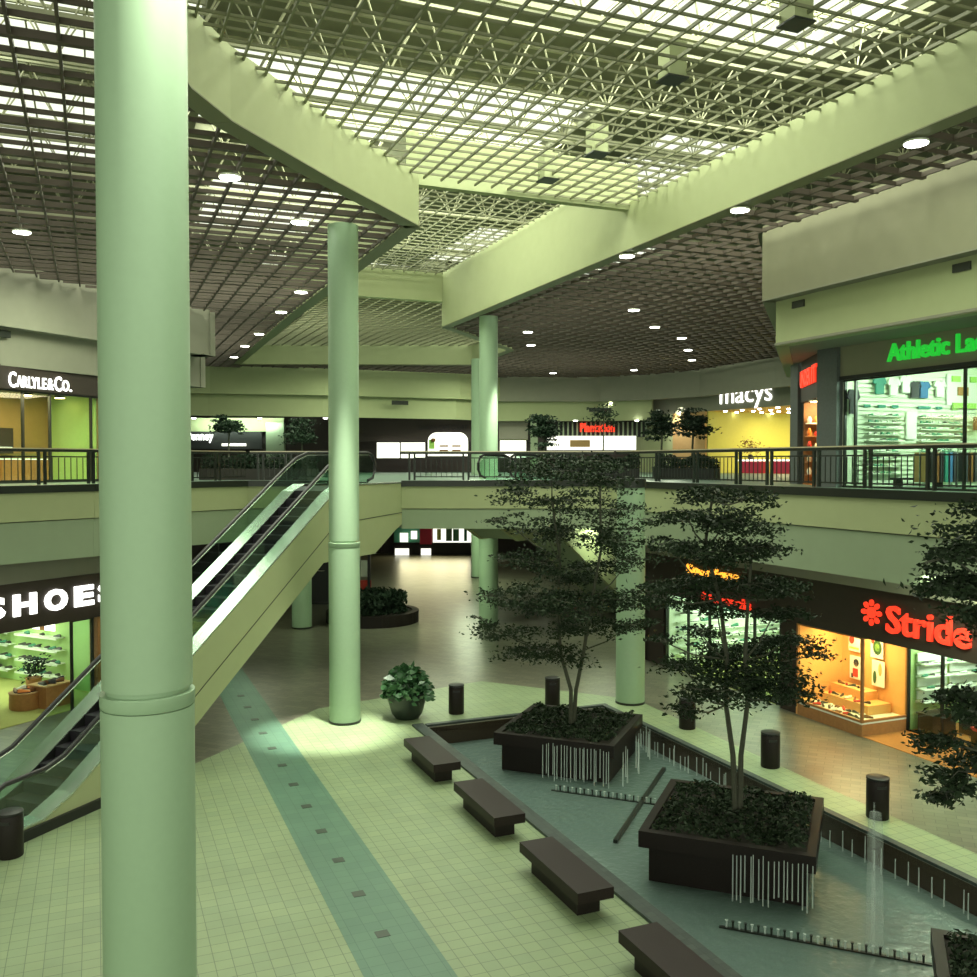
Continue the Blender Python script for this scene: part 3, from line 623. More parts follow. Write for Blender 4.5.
# ------------------------------------------------------------------ water features
def curtain(a0, a1, b, z1, n, lab, z0=-.42, seed=0):
    r = random.Random(seed); x, y = A((a0+a1)/2, b); e = empty('water_curtain', (x, y, z0), lab, 'fountain')
    for i in range(n):
        a = a0+(a1-a0)*(i+r.uniform(-.3, .3))/n; h = z1-r.uniform(0, .06); x, y = A(a, b-r.uniform(.03, .10))
        MB().lathe([(.011, z0-.02+r.uniform(0, .2)), (.009, (z0+h)/2), (.007, h)], x, y, 6).build('water_stream', 'stream', e, True)
curtain(-6.05, -4.62, 18.03, .34, 23, 'thin streams of water falling from the farther planter', seed=1)
x, y = A(-4.55, 18.6)
curtain2 = empty('water_curtain', (x, y, -.42), 'streams of water falling past the side of the farther planter', 'fountain'); r = random.Random(4)
for i in range(11):
    x, y = A(-4.5+r.uniform(.0, .25), 18.1+.2*i); MB().lathe([(.018, -.42+r.uniform(0, .2)), (.012, -.1), (.007, .28)], x, y, 6).build('water_stream', 'stream', curtain2, True)
curtain(-1.80, -.62, 14.0, .32, 18, 'thin streams of water falling from the closer planter', seed=2)
def wallstreams(u0, u1, n, lab, seed, hi):
    r = random.Random(seed); x, y = U((u0+u1)/2, 11.3); e = empty('water_curtain', (x, y, -.42), lab, 'fountain')
    for i in range(n):
        u_ = u0+(u1-u0)*(i+r.uniform(-.3, .3))/n; x, y = U(u_, 11.36-r.uniform(0, .12))
        MB().lathe([(.014, -.42), (.011, -.3), (.008, hi-r.uniform(0, .2))], x, y, 6).build('water_stream', 'stream', e, True)
wallstreams(14.4, 18.6, 24, 'streams of water along the pool wall beside the row of bins', 5, .0)
wallstreams(9.4, 12.6, 14, 'streams of water along the pool wall by the tall jet', 6, .05)
def nozzles(a0, a1, b, n, lab):
    x, y = A((a0+a1)/2, b); e = empty('fountain_manifold', (x, y, -.5), lab, 'fountain')
    p, q = A(a0-.1, b), A(a1+.1, b); MB().wall(p, q, -.46, -.40, .05).build('pipe', 'bronze', e)
    for i in range(n):
        x, y = A(a0+(a1-a0)*i/(n-1), b); MB().lathe([(.016, -.41), (.014, -.33), (.024, -.30)], x, y, 6).build('nozzle', 'bronze' if i % 2 else 'stream', e, True)
nozzles(-5.6, -3.25, 17.4, 30, 'row of little fountain nozzles in front of the farther planter')
nozzles(-1.75, .72, 13.1, 30, 'row of little fountain nozzles in front of the closer planter')
p, q = A(-3.9, 15.37), A(-3.9, 19.46)
MB().wall(p, q, -.45, -.36, .07).build('fountain_pipe', 'bronze', label='straight dark pipe lying in the water between the two planters', cat='pipe')
c = at(874, 960, 12.2)
jet = empty('fountain_jet', (c.x, 12.2, -.42), 'tall column of water shooting up near the corner planter', 'fountain')
MB().lathe([(.12, -.44), (.11, .1), (.10, .6), (.10, 1.05), (.09, 1.3), (.07, 1.42)], c.x, 12.2, 12).build('water_column', 'spray', jet, True)
MB().lathe([(.03, -.44), (.025, .9), (.012, 1.55)], c.x-.02, 12.2, 8).build('water_core', 'spray', jet, True)
for (px, py) in ((640, 745), (664, 748)):
    pass
# ------------------------------------------------------------------ benches
bp = U(14.42, 6.02)
bench = empty('stone_bench', (0, 0, 0), 'x', 'bench', 'granite benches along the pool')
MB().box(0, 0, .325, .54, 1.82, .15).build('seat', 'granite_top', bench); MB().box(0, 0, .125, .34, 1.42, .25).build('base_block', 'granite', bench)
bench.location = (*bp, 0); bench.rotation_euler[2] = TH; bench['label'] = 'dark granite bench beside the pool, second from the potted plant'; index_kids(bench)
for u_, l in ((17.25, 'dark granite bench nearest to the big potted plant'), (11.6, 'dark granite bench beside the pool, third from the potted plant'), (8.75, 'dark granite bench cut by the bottom edge, fourth from the potted plant')):
    copy_tree(bench, (*U(u_, 6.0), 0), label=l)
# ------------------------------------------------------------------ waste bins
bn = empty('waste_bin', (0, 0, 0), 'x', 'bin', 'dark waste bins')
MB().lathe([(.175, 0), (.185, .02), (.185, .68), (.175, .70)], 0, 0, 28).build('body', 'granite', bn, True)
MB().lathe([(.16, .70), (.188, .71), (.188, .745), (.15, .76), (.05, .765)], 0, 0, 28).build('lid', 'black', bn, True)
MB().box(0, -.172, .60, .16, .03, .05).build('opening', 'black', bn)
bn.scale[2] = .93; bn.location = (*U(12.0, 12.16), 0); bn['label'] = 'dark cylindrical waste bin closest to the tall water jet'; index_kids(bn)
for (x, y), l in ((U(14.85, 12.25), 'dark cylindrical waste bin behind the closer planter, beside the shop window walkway'), (U(17.75, 12.3), 'dark cylindrical waste bin half hidden under the dense low tree'), (U(20.75, 10.4), 'dark cylindrical waste bin right behind the farther planter tree trunk'), ((-.77, 22.4), 'dark cylindrical waste bin standing alone near the big potted plant'), ((-7.3, 14.2), 'dark waste bin at the foot of the escalator')):
    copy_tree(bn, (x, y, 0), label=l)
# ------------------------------------------------------------------ big potted plant
x, y = -1.92, 22.0
pp = empty('potted_plant', (x, y, 0), 'broad-leaved plant in a big dark round pot beside the tall column', 'plant')
MB().lathe([(.26, 0), (.36, .12), (.44, .4), (.47, .58), (.50, .60), (.50, .66), (.44, .66), (.42, .60), (.1, .60)], x, y, 36).build('pot', 'pot', pp, True)
def dome(r, n):
    d = r.normal(size=(n, 3)); d[:, 2] = np.abs(d[:, 2])*.9+.02; d /= np.linalg.norm(d, axis=1)[:, None]; q = r.uniform(.55, 1, size=(n, 1))
    p = d*q*np.array([.64, .64, .62]); p += np.array([x, y, .66]); p[:, 2] -= .22*(np.hypot(p[:, 0]-x, p[:, 1]-y)/.64)**3; return p
leaves('foliage', 520, dome, .25, 'leaf_broad', pp, seed=8, flat=.35, aspect=.55)
MB().tube([(x, y, .55), (x+.03, y, .95)], .03, 6).build('stem', 'bark', pp, True)
# ------------------------------------------------------------------ round bed under the balcony, kiosk
x, y = -4.4, 35.6
rb = empty('round_planter', (x, y, 0), 'round raised bed full of dark foliage on the lower floor', 'planter')
MB().prism(ring(x, y, 1.75, 40), 0, .42, [ring(x, y, 1.5, 40)]).build('curb', 'granite', rb); MB().prism(ring(x, y, 1.5, 40), .0, .36).build('soil', 'soil', rb)
leaves('foliage', 3500, lambda r, n: np.stack([x+1.3*np.sqrt(r.uniform(0, 1, n))*np.cos(t := r.uniform(0, 6.28, n)), y+1.3*np.sqrt(r.uniform(0, 1, n))*np.sin(t), r.uniform(.36, 1.12, n)], 1), .2, 'leaf2', rb, seed=11, flat=1.2)
k = empty('phone_kiosk', (-5.45, 39.5, 0), 'small kiosk with red panels and dark posts behind the round bed', 'kiosk')
for dx in (-.55, 0, .42): MB().box(-5.45+dx, 39.5, 1.1, .12, .12, 2.2).build('post', 'black', k)
MB().box(-5.2, 39.52, .85, .5, .1, .42).build('panel', 'red', k); MB().box(-5.72, 39.52, 1.15, .5, .1, .4).build('panel', 'red', k); MB().box(-5.25, 39.55, 1.55, .3, .08, .7).build('panel', 'white', k, label='white panel'); MB().box(-5.45, 39.5, 2.22, 1.3, .3, .1).build('top', 'black', k)
k = empty('display_kiosk', (-7.35, 40, 0), 'dark boxy stand under the balcony behind the short column', 'kiosk')
MB().box(-7.2, 40.2, 1.0, .9, .8, 1.9).build('body', 'black', k); MB().box(-7.2, 40.2, 2.0, 1.0, .9, .1).build('top', 'bronze', k); MB().box(-7.2, 40.2, .05, .94, .84, .1).build('base', 'bronze', k)
mb = MB(); mb.lathe([(.14, 1.42), (.14, 1.44)], -7.1, 39.78, 20); mb.build('disc', 'highlight_metal', k)
# ------------------------------------------------------------------ shop goods
def shoe_bm(s=1.0):
    mb = MB(); secs = [(-.13, .030, .075), (-.09, .036, .085), (-.03, .034, .075), (.02, .038, .055), (.08, .044, .040), (.125, .034, .030), (.145, .012, .018)]; vs = []; n = 6
    for yy, w_, h in secs:
        for k_ in range(n):
            t = math.pi*k_/(n-1); vs.append((math.cos(t)*w_*s, yy*s, (.018+math.sin(t)**.7*h)*s))
    fs = []
    for i in range(len(secs)-1):
        for k_ in range(n): l = (k_+1) % n; fs.append((i*n+k_, (i+1)*n+k_, (i+1)*n+l, i*n+l))
    fs.append(tuple(range(n))); fs.append(tuple((len(secs)-1)*n+k_ for k_ in reversed(range(n)))); mb.add(vs, fs)
    return mb
def sole_bm(s=1.0):
    return MB().prism([(x_*s, y_*s) for x_, y_ in ((-.03, -.135), (.03, -.135), (.036, -.05), (.045, .08), (.03, .14), (0, .155), (-.03, .14), (-.045, .08), (-.036, -.05))], 0, .02*s)
SHOE = {}
def shoe(kind, loc, rz, label, group, s=1.0):
    key = (kind, s)
    if key not in SHOE:
        o = shoe_bm(s).build('shoe', kind, smooth=True, label=label, cat='shoe', group=group)
        o.data.transform(Matrix.Translation(o.location)); o.location = loc; o.rotation_euler[2] = rz
        so = sole_bm(s); me = so.build('sole', 'black' if kind != 'shoe_dark' else 'white', kind='x'); so_me = me
        so_me.parent = o; del so_me['kind']; SHOE[key] = o; index_kids(o); return o
    return copy_tree(SHOE[key], loc, rz, label, group)
def room(p, q, depth, z0, z1, wallm, floorm, names, backm=None, side=True, ceil='wall_grey'):
    """shop box on the far side (to the right of p-q)"""
    p, q = Vector(p), Vector(q); d = (q-p).normalized(); n = Vector((d.y, -d.x)); P2, Q2 = p+n*depth, q+n*depth
    struct('wall_%s_back' % names, MB().wall(P2, Q2, z0, z1, .12, -.06), backm or wallm)
    if side:
        mb = MB(); mb.wall(p, P2, z0, z1, .12); mb.wall(q, Q2, z0, z1, .12); struct('wall_%s_side' % names, mb, wallm)
    quad = [tuple(p), tuple(q), tuple(Q2), tuple(P2)]
    struct('ceiling_%s' % names, MB().prism(quad, z1, z1+.08), ceil)
    if floorm: struct('floor_%s' % names, MB().prism(quad, z0+.004, z0+.012), floorm)
    return p, q, d, n
def tube_light(x, y, z, L, rot, lab, m='tube', w_=.28, grp='shop ceiling light panels'):
    e = empty('ceiling_light_panel', (x, y, z-.05), lab, 'ceiling light', grp)
    MB().box(x, y, z-.02, L+.06, w_+.06, .05, rot).build('frame', 'white', e); MB().box(x, y, z-.05, L, w_, .02, rot).build('diffuser', m, e)
    return e
def mullions(p, q, z0, z1, ts, lab, w_=.05, m='bronze', rails=()):
    """glazed shop front with frame, posts and one pane per bay"""
    p, q = Vector(p), Vector(q); e = empty('storefront_glazing', (*((p+q)/2), z0), lab, 'glass front'); d = (q-p).normalized(); rot = math.atan2(d.y, d.x)
    for z in (z0+w_/2, z1-w_/2)+tuple(rails): MB().wall(p, q, z-w_/2, z+w_/2, w_).build('frame_bar', m, e)
    for t in ts:
        c_ = p+d*min(t, (q-p).length); MB().box(c_.x, c_.y, (z0+z1)/2, w_, w_*1.3, z1-z0, rot).build('mullion', m, e)
    for a, b in zip(ts, ts[1:]): MB().wall(p+d*a, p+d*b, z0, z1, .01).build('pane', 'glass', e)
    return e
# ------------------------------------------------------------------ lower floor, shops along the pool side
V0 = 15.43
struct('wall_shop_header', MB().wall(U(-3, V0), U(24.4, V0), 2.2, 3.33, .18, 0), 'brown_band')
struct('trim_6', MB().wall(U(-3, V0-.3), U(24.4, V0-.3), 3.33, 4.2, .3, -.15), 'wall_grey')
struct('wall_shop_end', MB().wall(U(23.5, V0), U(24.5, V0), 0, 2.3, .3, -.15).wall(U(24.4, V0), U(24.4, 19.5), 0, 4.2, .2).wall(U(17.8, V0), U(18.35, V0), 0, 2.2, .4, -.2), 'brown_band')
# children shoe store window
p, q, d, n = room(U(15.7, V0), U(17.8, V0), 1.34, 0, 2.3, 'orange_wall', None, 'window_display', side=False)
struct('wall_window_display_side', MB().wall(U(17.76, V0), U(17.76, 16.8), 0, 2.3, .08), 'orange_wall')
pf = empty('display_platform', (*U(16.75, 16.1), 0), 'low brown platform with a white top full of shoes in the orange shop window', 'platform')
prof = [U(15.68, V0-.02), U(17.72, V0-.02), U(17.72, 16.72), U(15.68, 16.72)]
MB().prism(prof, 0, .27).build('plinth', 'wood', pf); MB().prism(prof, .27, .31).build('top_board', 'shoe_white', pf, label='bright top board')
MB().prism([U(16.1, 16.0), U(17.6, 16.0), U(17.6, 16.68), U(16.1, 16.68)], .31, .52).build('riser', 'orange_wall', pf)
MB().prism([U(16.5, 16.3), U(17.6, 16.3), U(17.6, 16.68), U(16.5, 16.68)], .52, .72).build('riser', 'orange_wall', pf)
mullions(U(15.7, V0), U(17.74, V0), .31, 2.2, (0, 2.04), 'clear glass window front of the orange shoe display', m='wood')
mullions(U(15.7, V0), U(15.7, 16.74), .31, 2.2, (0, 1.31), 'glass side of the orange shoe display facing the shop entrance', m='wood')
for i in range(3): tube_light(*U(16.2+.6*i, 16.2), 2.22, .35, TH, 'small warm lamp panel over the shoe display window', 'tube_warm', .2, 'warm lamps over the shoe display')
r = random.Random(3); g_ = 'shoes in the orange shop window'; ks = ['shoe_dark', 'shoe_brown', 'shoe_dark', 'shoe_white', 'red']
for j, (v_, z, ua, ub, nn) in enumerate(((15.62, .31, 15.9, 17.6, 9), (15.86, .31, 15.85, 17.6, 9), (16.12, .52, 16.2, 17.5, 7), (16.42, .72, 16.6, 17.5, 5))):
    for i in range(nn):
        shoe(ks[(i*2+j) % 5], (*U(ua+(ub-ua)*(i+.5)/nn, v_+r.uniform(-.04, .04)), z+.002), r.uniform(0, 6.2), 'small shoe on display in the orange lit shop window', g_, .72)
def poster(p, right, w_, h_, prints, lab, t=.03):
    r_ = Vector((right[0], right[1], 0)).normalized(); nrm = r_.cross(Vector((0, 0, 1))); P_ = Vector(p); e = empty('poster', P_, lab, 'poster')
    def quadbox(cx, cz, ww, hh, off, m, name, n=4):
        mb = MB(); c_ = P_+r_*cx+Vector((0, 0, cz))+nrm*off; pts = [(math.cos(math.pi/4+2*math.pi*k/n)*ww/2*1.414, math.sin(math.pi/4+2*math.pi*k/n)*hh/2*1.414) for k in range(4)] if n == 4 else [(math.cos(2*math.pi*k/n)*ww/2, math.sin(2*math.pi*k/n)*hh/2) for k in range(n)]
        vs = [c_+r_*a+Vector((0, 0, b)) for a, b in pts]; vs += [v_+nrm*.008 for v_ in vs]; m_ = len(pts)
        mb.add(vs, [tuple(reversed(range(m_))), tuple(range(m_, 2*m_))]+[(k, (k+1) % m_, (k+1) % m_+m_, k+m_) for k in range(m_)]); mb.build(name, m, e)
    quadbox(0, 0, w_, h_, 0, 'cloth', 'sheet')
    for (cx, cz, ww, hh, m, n_) in prints: quadbox(cx, cz, ww, hh, .01, m, 'print', n_)
    return e
mu = (-U(1, 0)[0], -U(1, 0)[1])
pv = 16.70
poster((*U(17.25, pv), 1.75), mu, .36, .5, [(-.08, .02, .16, .2, 'red', 12), (.1, .14, .12, .1, 'leaf_broad', 12), (0, -.17, .3, .05, 'lime', 4)], 'poster with red and green shapes high on the orange wall, farther of two')
poster((*U(17.2, pv), 1.12), mu, .38, .55, [(.02, .12, .16, .18, 'navy', 14), (.02, .08, .10, .12, 'orange_wall', 12), (0, -.12, .16, .2, 'red', 4), (-.1, -.2, .05, .1, 'navy', 4)], 'white poster with a dark haired round shape on the orange wall')
poster((*U(16.55, pv), 1.72), mu, .38, .5, [(.02, 0, .26, .34, 'leaf_broad', 16), (.02, 0, .14, .2, 'lime', 16), (-.12, .12, .1, .1, 'red', 10)], 'poster with a green ring on the orange wall, next to the corner post')
poster((*U(16.5, pv), 1.12), mu, .38, .6, [(-.1, -.1, .1, .3, 'leaf_broad', 12), (.06, .1, .1, .3, 'orange_wall', 12)], 'pale poster with a green stalk low on the orange wall')
# entrance of the children shoe store
struct('floor_shop_entrance', MB().prism([U(4, V0), U(15.68, V0), U(15.68, 19.4), U(4, 19.4)], .004, .012), 'carpet')
p, q, d, n = room(U(6, 16.78), U(15.75, 16.78), 5.0, 0, 2.4, 'green_wall', None, 'shoe_store', backm='white')
mullions(U(12.2, 16.74), U(15.7, 16.74), .0, 2.3, (0, 1.15, 2.55, 3.46), 'glazed entrance front of the children shoe store')
for i in range(3): tube_light(*U(10.2+1.9*i, 17.9), 2.36, 1.2, TH+1.57, 'fluorescent ceiling panel of the children shoe store', 'tube', .3, 'ceiling panels of the children shoe store')
def wall_shelf(p, q, z, lab, grp, m='white', dep=.26, lipm=None):
    e = MB(); e.wall(p, q, z-.02, z, dep); e.wall(p, q, z-.05, z, .02, off=dep/2); return e.build('display_shelf', m, label=lab, cat='shelf', group=grp)
for zi, z in enumerate((1.52, 1.23, .95, .67)):
    for ui, (va, vb) in enumerate(((16.95, 17.85), (17.95, 19.4))):
        z_ = z-.02*ui; wall_shelf(U(15.52, va), U(15.52, vb), z_, 'white wall shelf behind the entrance glass, %s row, %s' % (ORD[zi], 'next to the orange window' if ui == 0 else 'deeper in the store'), None, dep=.26)
        MB().wall(U(15.62, va), U(15.62, vb), z_+.03, z_+.22, .03).build('shelf_back_card', 'cloth', label='white card behind the %s shelf row, %s' % (ORD[zi], 'next to the orange window' if ui == 0 else 'deeper in the store'), cat='card')
        for i in range(5+2*ui):
            kk = (i*3+zi*2+ui) % 5
            if kk < 3: shoe(['shoe_dark', 'shoe_white', 'shoe_green'][kk], (*U(15.5, va+.1+.19*i), z_+.001), TH+random.uniform(1, 2), 'small shoe on a white shelf behind the entrance glass', 'shoes on the white shelves of the children shoe store', .62)
for (uu, vv), l in (((15.25, 17.15), 'dark low counter just inside the shoe store entrance'), ((14.9, 18.0), 'dark low counter deeper inside the shoe store entrance')):
    e = empty('shop_counter', (*U(uu, vv), 0), l, 'counter'); MB().box(*U(uu, vv), .22, .7, .4, .44, TH).build('body', 'black', e); MB().box(*U(uu, vv), .46, .76, .46, .04, TH).build('top', 'bronze', e)
e = empty('bench_seat', (*U(13.6, 17.3), 0), 'low bench with red and white cushion inside the shop entrance', 'bench'); MB().box(*U(13.6, 17.3), .18, .35, 1.5, .3, TH).build('frame', 'bronze', e); cu_ = MB().box(*U(13.6, 17.3), .36, .38, 1.5, .07, TH).build('cushion', 'red', e); MB().box(*U(13.9, 17.3), .405, .30, .5, .03, TH).build('cover', 'cloth', cu_)
x, y = U(14.6, 17.6); light('AREA', 'shoe_store_lamps', (x, y, 2.2), 50, (.9, 1, .85), U(15.6, 17.6)+(.8,), shape='RECTANGLE', size=1.6, size_y=.4)
x, y = U(16.5, 15.95); light('AREA', 'window_lamps', (x, y, 2.15), 75, (1, .70, .32), (x, y, 0), shape='RECTANGLE', size=.8, size_y=1.6)
# the sign with its flower-like emblem
text('store_sign', 'Stride Rite', .80, (*U(14.92, V0-.12), 2.46), mu, 'sign_red', .07, .012, fit=3.75, label='red lettered sign on the dark fascia over the orange shop window')
eb = empty('store_emblem', (*U(15.32, V0-.12), 2.55), 'round red emblem of small petals beside the red lettering', 'sign'); c_ = Vector((*U(15.32, V0-.12), 2.80)); rv = Vector((*mu, 0)).normalized()
def disc(cx, cz, rx, rz, ang, off, m, name, n=14):
    pts = [(cx+rx*math.cos(t)*math.cos(ang)-rz*math.sin(t)*math.sin(ang), cz+rx*math.cos(t)*math.sin(ang)+rz*math.sin(t)*math.cos(ang)) for t in [2*math.pi*k/n for k in range(n)]]
    nr = rv.cross(Vector((0, 0, 1))); vs = [c_+rv*a+Vector((0, 0, b))+nr*off for a, b in pts]; vs += [v_+nr*.04 for v_ in vs]
    MB().add(vs, [tuple(reversed(range(n))), tuple(range(n, 2*n))]+[(k, (k+1) % n, (k+1) % n+n, k+n) for k in range(n)]).build(name, m, eb)
disc(0, 0, .12, .12, 0, 0, 'sign_red', 'emblem_centre')
for k in range(8):
    t = k*math.pi/4; disc(.21*math.cos(t), .21*math.sin(t), .07, .055, t, 0, 'sign_red', 'petal')
# shop with white shoe racks behind the dense tree
p, q, d, n = room(U(18.4, V0+.1), U(23.4, V0+.1), 5.2, 0, 2.35, 'white', 'carpet_green', 'rack_store', backm='teal')
mullions(U(18.4, V0+.05), U(23.45, V0+.05), .05, 2.2, (0, 1.0, 2.9, 3.9, 5.0), 'tall glazed front of the shop with white shoe racks')
for i in range(4): tube_light(*U(19+1.25*i, 17.4), 2.31, 2.6, TH, 'fluorescent ceiling panel of the shop with white shoe racks', 'tube', .3, 'ceiling panels of the shop with shoe racks')
for zi in range(8):
    z = 2.02-.235*zi; lab = 'white rack shelf, %s of the tall shoe wall behind the dense tree' % ORD[zi]
    wall_shelf(U(23.2, 15.75), U(23.2, 20.2), z, lab, None, dep=.24)
    for i in range(12):
        if (i*7+zi*3) % 9 == 0: continue
        shoe(['shoe_white', 'shoe_white', 'shoe_dark', 'shoe_white', 'shoe_green'][(i*3+zi) % 5], (*U(23.18, 15.95+.36*i), z+.001), TH+1.3+.2*(i%3), 'shoe on the %s rack shelf behind the dense tree' % ORD[zi], 'shoes on the %s rack behind the dense tree' % ORD[zi], 1.0)
text('store_sign', 'Sportique', .36, (*U(22.15, V0-.12), 2.93), mu, 'sign_orange', .05, .01, fit=2.3, label='orange lettered sign glowing through the branches of the dense tree')
text('store_sign', 'Naturals', .34, (*U(21.45, V0-.12), 2.26), mu, 'sign_red', .04, .01, fit=2.1, label='red script sign in the shop window behind the dense tree')
# ------------------------------------------------------------------ lower floor, shoe store on the escalator side
q0, q1 = Vector((-10.9, 20.95)), Vector((-9.68, 23.3)); dv = (q1-q0).normalized()
LPt = lambda s_, off=0.0: tuple(q0+dv*s_+Vector((-dv.y, dv.x))*off)
struct('wall_shoes_header', MB().wall(LPt(-5), LPt(4.3), 2.2, 3.28, .18, 0), 'brown_band')
struct('trim_7', MB().wall(LPt(-5, -.05), LPt(4.3, -.05), 3.28, 4.2, .14, .07), 'wall_grey')
struct('wall_shoes_pier', MB().wall(LPt(2.55, 0), LPt(3.4, 0), 0, 2.2, .3, .1), 'wood')
ss = empty('store_sign', (*LPt(-.6, -.12), 2.54), 'big white block letter sign on the black fascia by the escalator', 'sign')
for ch, s0, wd_ in (('S', -.60, .61), ('H', .21, .59), ('O', 1.01, .62), ('E', 1.83, .55), ('S', 2.52, .60)):
    l_ = text('letter', ch, .64, (0, 0, 0), (dv.x, dv.y), 'sign_white', .05, .03, fit=wd_, cat=None); l_.parent = ss; l_.location = Vector((*LPt(s0, -.12), 2.56))-ss.location
p, q, d, n = room(LPt(3.4, .1), LPt(-4.8, .1), 6.4, 0, 2.3, 'green_wall', 'carpet_green', 'shoes', backm='green_wall')
for i in range(5): tube_light(*LPt(2.4-.9*(i%2), 1.2+1.1*i), 2.26, 1.1, math.atan2(dv.y, dv.x), 'fluorescent ceiling panel of the shop beside the escalator', 'tube', .3, 'ceiling panels of the shop beside the escalator')
mullions(LPt(1.86, .05), LPt(2.5, .05), 0, 2.2, (.0, .6), 'green framed glass pane at the side of the shop beside the escalator')
for zi, z in enumerate((1.37, 1.03, .68, .34)):
    for (sa, sb, w_) in ((4.15, 5.9, 'nearer the picture edge'), (2.15, 3.85, 'beside the glass pane')):
        wall_shelf(LPt(3.22, sa), LPt(3.22, sb), z, 'white wall shelf, %s row, %s' % (ORD[zi], w_), None, dep=.3)
        for i in range(8):
            if zi == 0 and i % 3: continue
            if (i+zi) % 7 == 4: continue
            shoe(['shoe_dark', 'shoe_dark', 'shoe_green', 'shoe_dark'][(i+zi) % 4], (*LPt(3.2, sa+.13+(sb-sa-.2)*i/7.4), z+.001), 1.1+random.uniform(-.3, .3), 'shoe on the %s wall shelf of the shop beside the escalator' % ORD[zi], 'shoes on the %s wall shelf beside the escalator' % ORD[zi], .95)
MB().wall(LPt(3.3, 2.5), LPt(3.3, 3.4), 1.5, 2.0, .03).build('wall_card', 'board_lit', label='bright card above the shelves beside the glass pane', cat='card')
MB().wall(LPt(3.27, 2.9), LPt(3.27, 3.05), 1.5, 1.95, .03).build('wall_card', 'shoe_brown', label='narrow brown card in front of the bright card', cat='card')
x, y = LPt(2.0, 3.2); light('AREA', 'shop_lamps', (x, y, 2.2), 80, (.85, 1, .75), LPt(3.3, 3.4)+(.7,), shape='RECTANGLE', size=.4, size_y=4)
def round_counter(s_, off, r_, h_, lab, goods):
    x, y = LPt(s_, off); e = empty('display_drum', (x, y, 0), lab, 'display stand')
    MB().lathe([(r_*.92, 0), (r_, .04), (r_, h_-.05), (r_*1.04, h_)], x, y, 24).build('drum', 'wood', e, True)
    MB().lathe([(r_*.98, h_), (r_*.98, h_+.01)], x, y, 24).build('top', 'tan_wall', e)
    for k in range(goods):
        t = k*2*math.pi/goods; shoe(['shoe_brown', 'orange', 'shoe_white'][k % 3], (x+.6*r_*math.cos(t), y+.6*r_*math.sin(t), h_+.012), t, 'shoe lying on the round display stand beside the escalator', 'shoes on the round display stand')
round_counter(1.48, 1.25, .36, .42, 'low round wooden display stand with shoes on top', 5)
e = empty('display_table', (*LPt(1.95, .95), 0), 'square wooden display table with shoes and a small plant', 'table')
a_ = math.atan2(dv.y, dv.x); MB().box(*LPt(1.95, .95), .27, .7, .6, .54, a_).build('body', 'wood', e); MB().box(*LPt(1.95, .95), .555, .76, .66, .03, a_).build('top', 'tan_wall', e)
for k in range(6): shoe(['shoe_dark', 'shoe_brown', 'navy'][k % 3], (*LPt(1.66+.11*k, .85+.12*(k % 2)), .572), 1+.3*k, 'dark shoe on the square display table beside the escalator', 'shoes on the square display table')
x, y = LPt(2.5, 2.3); e = empty('potted_fern', (x, y, 0), 'small dark bushy plant in a tub inside the shop beside the escalator', 'plant')
MB().lathe([(.15, 0), (.2, .45), (.16, .45)], x, y, 16).build('tub', 'wood', e, True)
leaves('foliage', 260, lambda r, n: np.array([x, y, .72])+r.normal(size=(n, 3))*np.array([.13, .13, .16]), .12, 'leaf2', e, seed=31)
# ------------------------------------------------------------------ upper floor, jewellery store
c0, c1 = Vector((-14.2, 27.1)), Vector((-12.83, 30.52)); dc = (c1-c0).normalized(); CP = lambda s_, off=0.0: tuple(c0+dc*s_+Vector((-dc.y, dc.x))*off)
struct('wall_jewellery_header', MB().wall(CP(-6), CP(6), 8.16, 8.86, .18, 0), 'brown_band')
ss = empty('store_sign', (*CP(.38, -.12), 8.22), 'white capital letter sign of the jewellery store on the upper floor', 'sign')
for ch, s0, wd_, sz in (('C', .38, .25, .64), ('A', .66, .19, .48), ('R', .87, .17, .48), ('L', 1.07, .13, .48), ('Y', 1.19, .20, .48), ('L', 1.42, .13, .48), ('E', 1.59, .14, .48), ('&', 1.78, .22, .50), ('C', 2.05, .26, .64), ('O', 2.35, .25, .48), ('.', 2.64, .07, .48)):
    l_ = text('letter', ch, sz, (0, 0, 0), (dc.x, dc.y), 'sign_white', .04, .004, fit=wd_, cat=None); l_.parent = ss; l_.location = Vector((*CP(s0, -.12), 8.24 if sz < .6 else 8.22))-ss.location
p, q, d, n = room(CP(4.0, .1), CP(-5.5, .1), 2.1, 5.4, 8.2, 'tan_wall', 'carpet_green', 'jewellery', backm='tan_wall')
struct('wall_jewellery_end', MB().wall(CP(3.92, .1), CP(3.92, 2.15), 5.4, 8.2, .03), 'green_wall')
mullions(CP(-5), CP(4.0), 5.4, 8.16, (0, 2.6, 4.4, 5.95, 6.95, 8.6, 9.0), 'glazed front of the jewellery store above the railing', .06)
for i in range(7):
    x, y = CP(-4.4+1.3*i, 1.1); e = empty('ceiling_downlight', (x, y, 8.12), 'small warm ceiling lamp inside the jewellery store', 'ceiling light', 'warm lamps of the jewellery store'); MB().lathe([(.16, 8.12), (.16, 8.2)], x, y, 16).build('housing', 'bronze', e); MB().lathe([(.15, 8.1), (.15, 8.118)], x, y, 16).build('lamp_disc', 'tube_warm', e)
x, y = CP(.5, 1.4); light('AREA', 'jewellery_lamps', (x, y, 8.05), 330, (1, .82, .5), (x, y, 0), shape='RECTANGLE', size=7, size_y=1.6)
